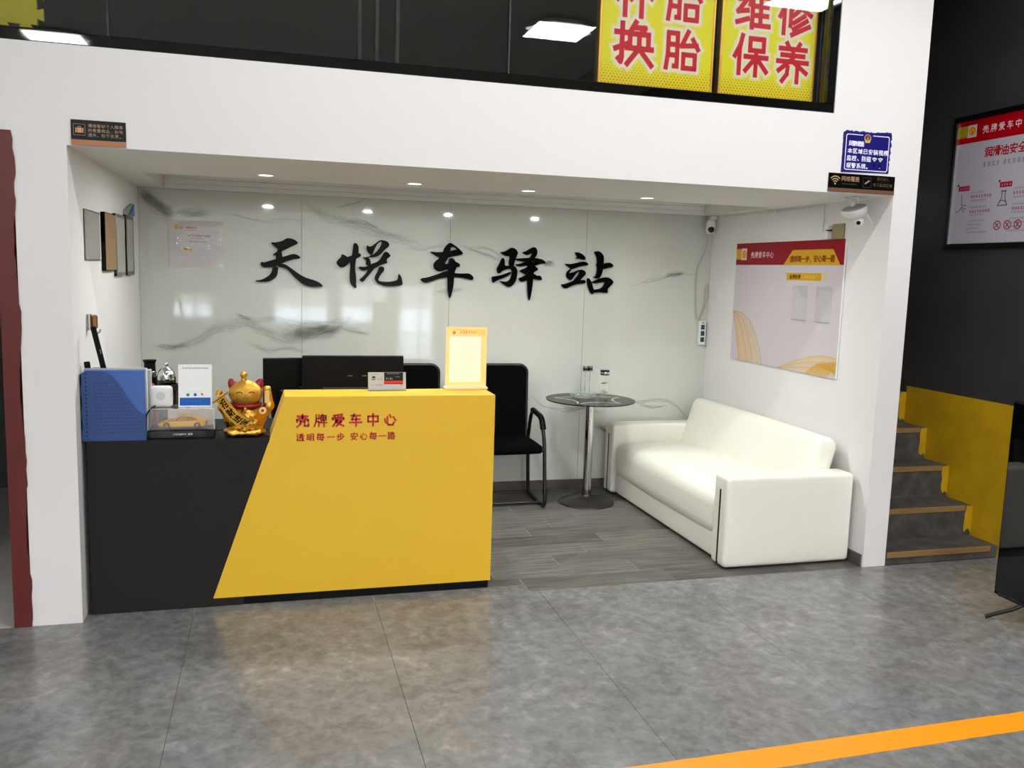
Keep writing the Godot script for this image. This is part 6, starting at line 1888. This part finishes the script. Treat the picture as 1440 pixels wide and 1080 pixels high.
	block("switch", Vector3(-0.01, 0.158, 0.03), Vector3(0.01, 0.17, 0.033), M.grey_plastic, t, 0.001)

func safety_poster():
	var z0 := -0.592; var z1 := 0.56; var y0 := 1.802; var y1 := 2.527
	var t := thing("framed_safety_poster", "black framed lubricant safety poster with red header on the dark wall", "poster", Vector3(WR, y0 - 0.03, (z0 + z1) / 2))
	var w := z1 - z0; var h := y1 - y0
	block("backing", Vector3(-0.012, 0.01, -w / 2 - 0.02), Vector3(-0.0005, h + 0.05, w / 2 + 0.02), M.black_plastic, t)
	for e in [[0.0, 0.03], [h + 0.03, h + 0.06]]: block("frame_rail", Vector3(-0.024, e[0], -w / 2 - 0.03), Vector3(-0.0005, e[1], w / 2 + 0.03), M.black_metal, t, 0.003)
	for e in [[-w / 2 - 0.03, -w / 2 - 0.004], [w / 2, w / 2 + 0.03]]: block("frame_stile", Vector3(-0.024, 0.03, e[0]), Vector3(-0.0005, h + 0.03, e[1]), M.black_metal, t, 0.003)
	block("silver_slip", Vector3(-0.0235, 0.03, -w / 2 - 0.004), Vector3(-0.012, h + 0.03, -w / 2 + 0.002), M.chrome, t)
	var s := 760.0
	var cv := Canvas.new(int(w * s), int(h * s), Color(0.74, 0.725, 0.76))
	var H2: float = cv.h
	var u := H2 / 100.0
	var red := Color(0.70, 0.02, 0.09)
	cv.rect(0, 0, cv.w, 18.5 * u, red)
	cv.rect(0, 4.2 * u, 11 * u, 9.4 * u, Color(0.68, 0.58, 0.10)); cv.rect(10.5 * u, 4.0 * u, 9.5 * u, 10 * u, Color(0.82, 0.78, 0.74))
	pecten(cv, Vector2(15.2 * u, 8.8 * u), 3.4 * u)
	write(cv, "壳牌爱车中心", 26 * u, 6.2 * u, 6.2 * u, Color(0.90, 0.86, 0.86), 0.11, 1.3)
	write(cv, "润滑油安全", 30.5 * u, 24 * u, 7.6 * u, Color(0.68, 0.03, 0.10), 0.13, 1.08)
	cv.bars(30 * u, 35.5 * u, 15 * u, 3.6 * u, Color(0.42, 0.42, 0.44), rng, 0.7); cv.bars(50 * u, 35.5 * u, 24 * u, 3.6 * u, Color(0.42, 0.42, 0.44), rng, 0.7)
	for k in 2:
		var x := (6.0 + k * 43.0) * u
		cv.poly(PackedVector2Array([Vector2(x, 53 * u), Vector2(x + 12 * u, 53 * u), Vector2(x + 12 * u, 57 * u), Vector2(x, 57 * u)]), Color(0.62, 0.06, 0.16))
		cv.poly(PackedVector2Array([Vector2(x - 2 * u, 52.6 * u), Vector2(x + 0.6 * u, 52.6 * u), Vector2(x - 0.6 * u, 50.6 * u)]), Color(0.15, 0.15, 0.2))
		cv.bars(x + 1.5 * u, 54 * u, 8.5 * u, 2.0 * u, Color(0.90, 0.75, 0.80), rng, 0.8)
		cv.bars(x + 14 * u, 58 * u, 12 * u, 1.5 * u, Color(0.45, 0.45, 0.48), rng, 0.6)
		cv.bars(x + 14 * u, 61 * u, 22 * u, 2.2 * u, Color(0.62, 0.10, 0.20), rng, 0.9)
		cv.bars(x + 14 * u, 64.6 * u, 16 * u, 1.5 * u, Color(0.60, 0.25, 0.32), rng, 0.6)
		cv.bars(x + 14 * u, 70 * u, 17 * u, 1.6 * u, Color(0.40, 0.40, 0.43), rng, 0.7)
		cv.bars(x + 14 * u, 73 * u, 20 * u, 2.2 * u, Color(0.66, 0.10, 0.22), rng, 0.9)
		cv.bars(x + 14 * u, 76.2 * u, 15 * u, 1.5 * u, Color(0.40, 0.40, 0.43), rng, 0.7)
		for n in 4: cv.bars(x + 13 * u, (81 + n * 3.1) * u, (16 - n * 2 + (10 if n == 3 else 0)) * u, 1.4 * u, Color(0.38, 0.38, 0.41), rng, 0.6)
	# hand and flask drawings, prohibition rings
	var ink := Color(0.30, 0.30, 0.33)
	cv.line(PackedVector2Array([Vector2(10 * u, 60 * u), Vector2(10.5 * u, 66 * u), Vector2(11 * u, 70 * u), Vector2(7 * u, 74 * u), Vector2(5 * u, 73.5 * u)]), 0.5 * u, ink)
	cv.line(PackedVector2Array([Vector2(11 * u, 68 * u), Vector2(16 * u, 69 * u)]), 0.5 * u, ink); cv.line(PackedVector2Array([Vector2(11 * u, 70 * u), Vector2(15.5 * u, 72 * u)]), 0.5 * u, ink); cv.line(PackedVector2Array([Vector2(10.5 * u, 71 * u), Vector2(14 * u, 74 * u)]), 0.5 * u, ink)
	cv.line(PackedVector2Array([Vector2(52 * u, 60 * u), Vector2(52 * u, 65 * u), Vector2(48.5 * u, 71 * u), Vector2(57.5 * u, 71 * u), Vector2(55 * u, 65 * u), Vector2(55 * u, 60 * u), Vector2(51 * u, 60 * u), Vector2(56 * u, 60 * u)]), 0.7 * u, ink)
	cv.line(PackedVector2Array([Vector2(50 * u, 68 * u), Vector2(53 * u, 67 * u), Vector2(56 * u, 68.4 * u)]), 0.6 * u, ink)
	for k in 6:
		var c := Vector2((50 + k * 10) * u, 86.5 * u)
		var rg := PackedVector2Array()
		for i in 25: rg.append(c + Vector2(cos(TAU * i / 24.0), sin(TAU * i / 24.0)) * 3.3 * u)
		cv.line(rg, 0.7 * u, Color(0.66, 0.12, 0.18)); cv.line(PackedVector2Array([c + Vector2(-2.2, -2.2) * u, c + Vector2(2.2, 2.2) * u]), 0.7 * u, Color(0.66, 0.12, 0.18)); cv.seg(c + Vector2(-1.2, 1.4) * u, c + Vector2(0.8, -1.4) * u, 0.9 * u, ink)
	sheet("printed_face", Vector3(-0.0125, h + 0.03, -w / 2), Vector3(0, 0, w), Vector3(0, -h, 0), printed(tex(cv), 0.25), t)

func television():
	var t := thing("television", "large black television standing on splayed feet on the hall floor", "television", Vector3(4.15, 0.0, 1.4))
	block("panel", Vector3(-0.018, 0.088, -0.73), Vector3(0.03, 1.022, 0.73), M.black_plastic, t, 0.004)
	block("screen", Vector3(-0.0192, 0.105, -0.722), Vector3(-0.018, 1.014, 0.722), M.black_gloss, t)
	block("lower_trim", Vector3(-0.022, 0.086, -0.70), Vector3(-0.018, 0.102, 0.70), M.dark_steel, t, 0.001)
	for z in [-0.56, 0.56]:
		for s: float in [-1.0, 1.0]:
			var st := start()
			tube(st, [Vector3(0.005, 0.098, z), Vector3(s * 0.045, 0.062, z - 0.035 * signf(-z) * 0.8), Vector3(s * 0.125, 0.007, z + 0.10 * signf(z) * 1.0)], 0.009, 10)
			obj("foot", st, M.black_metal, t)
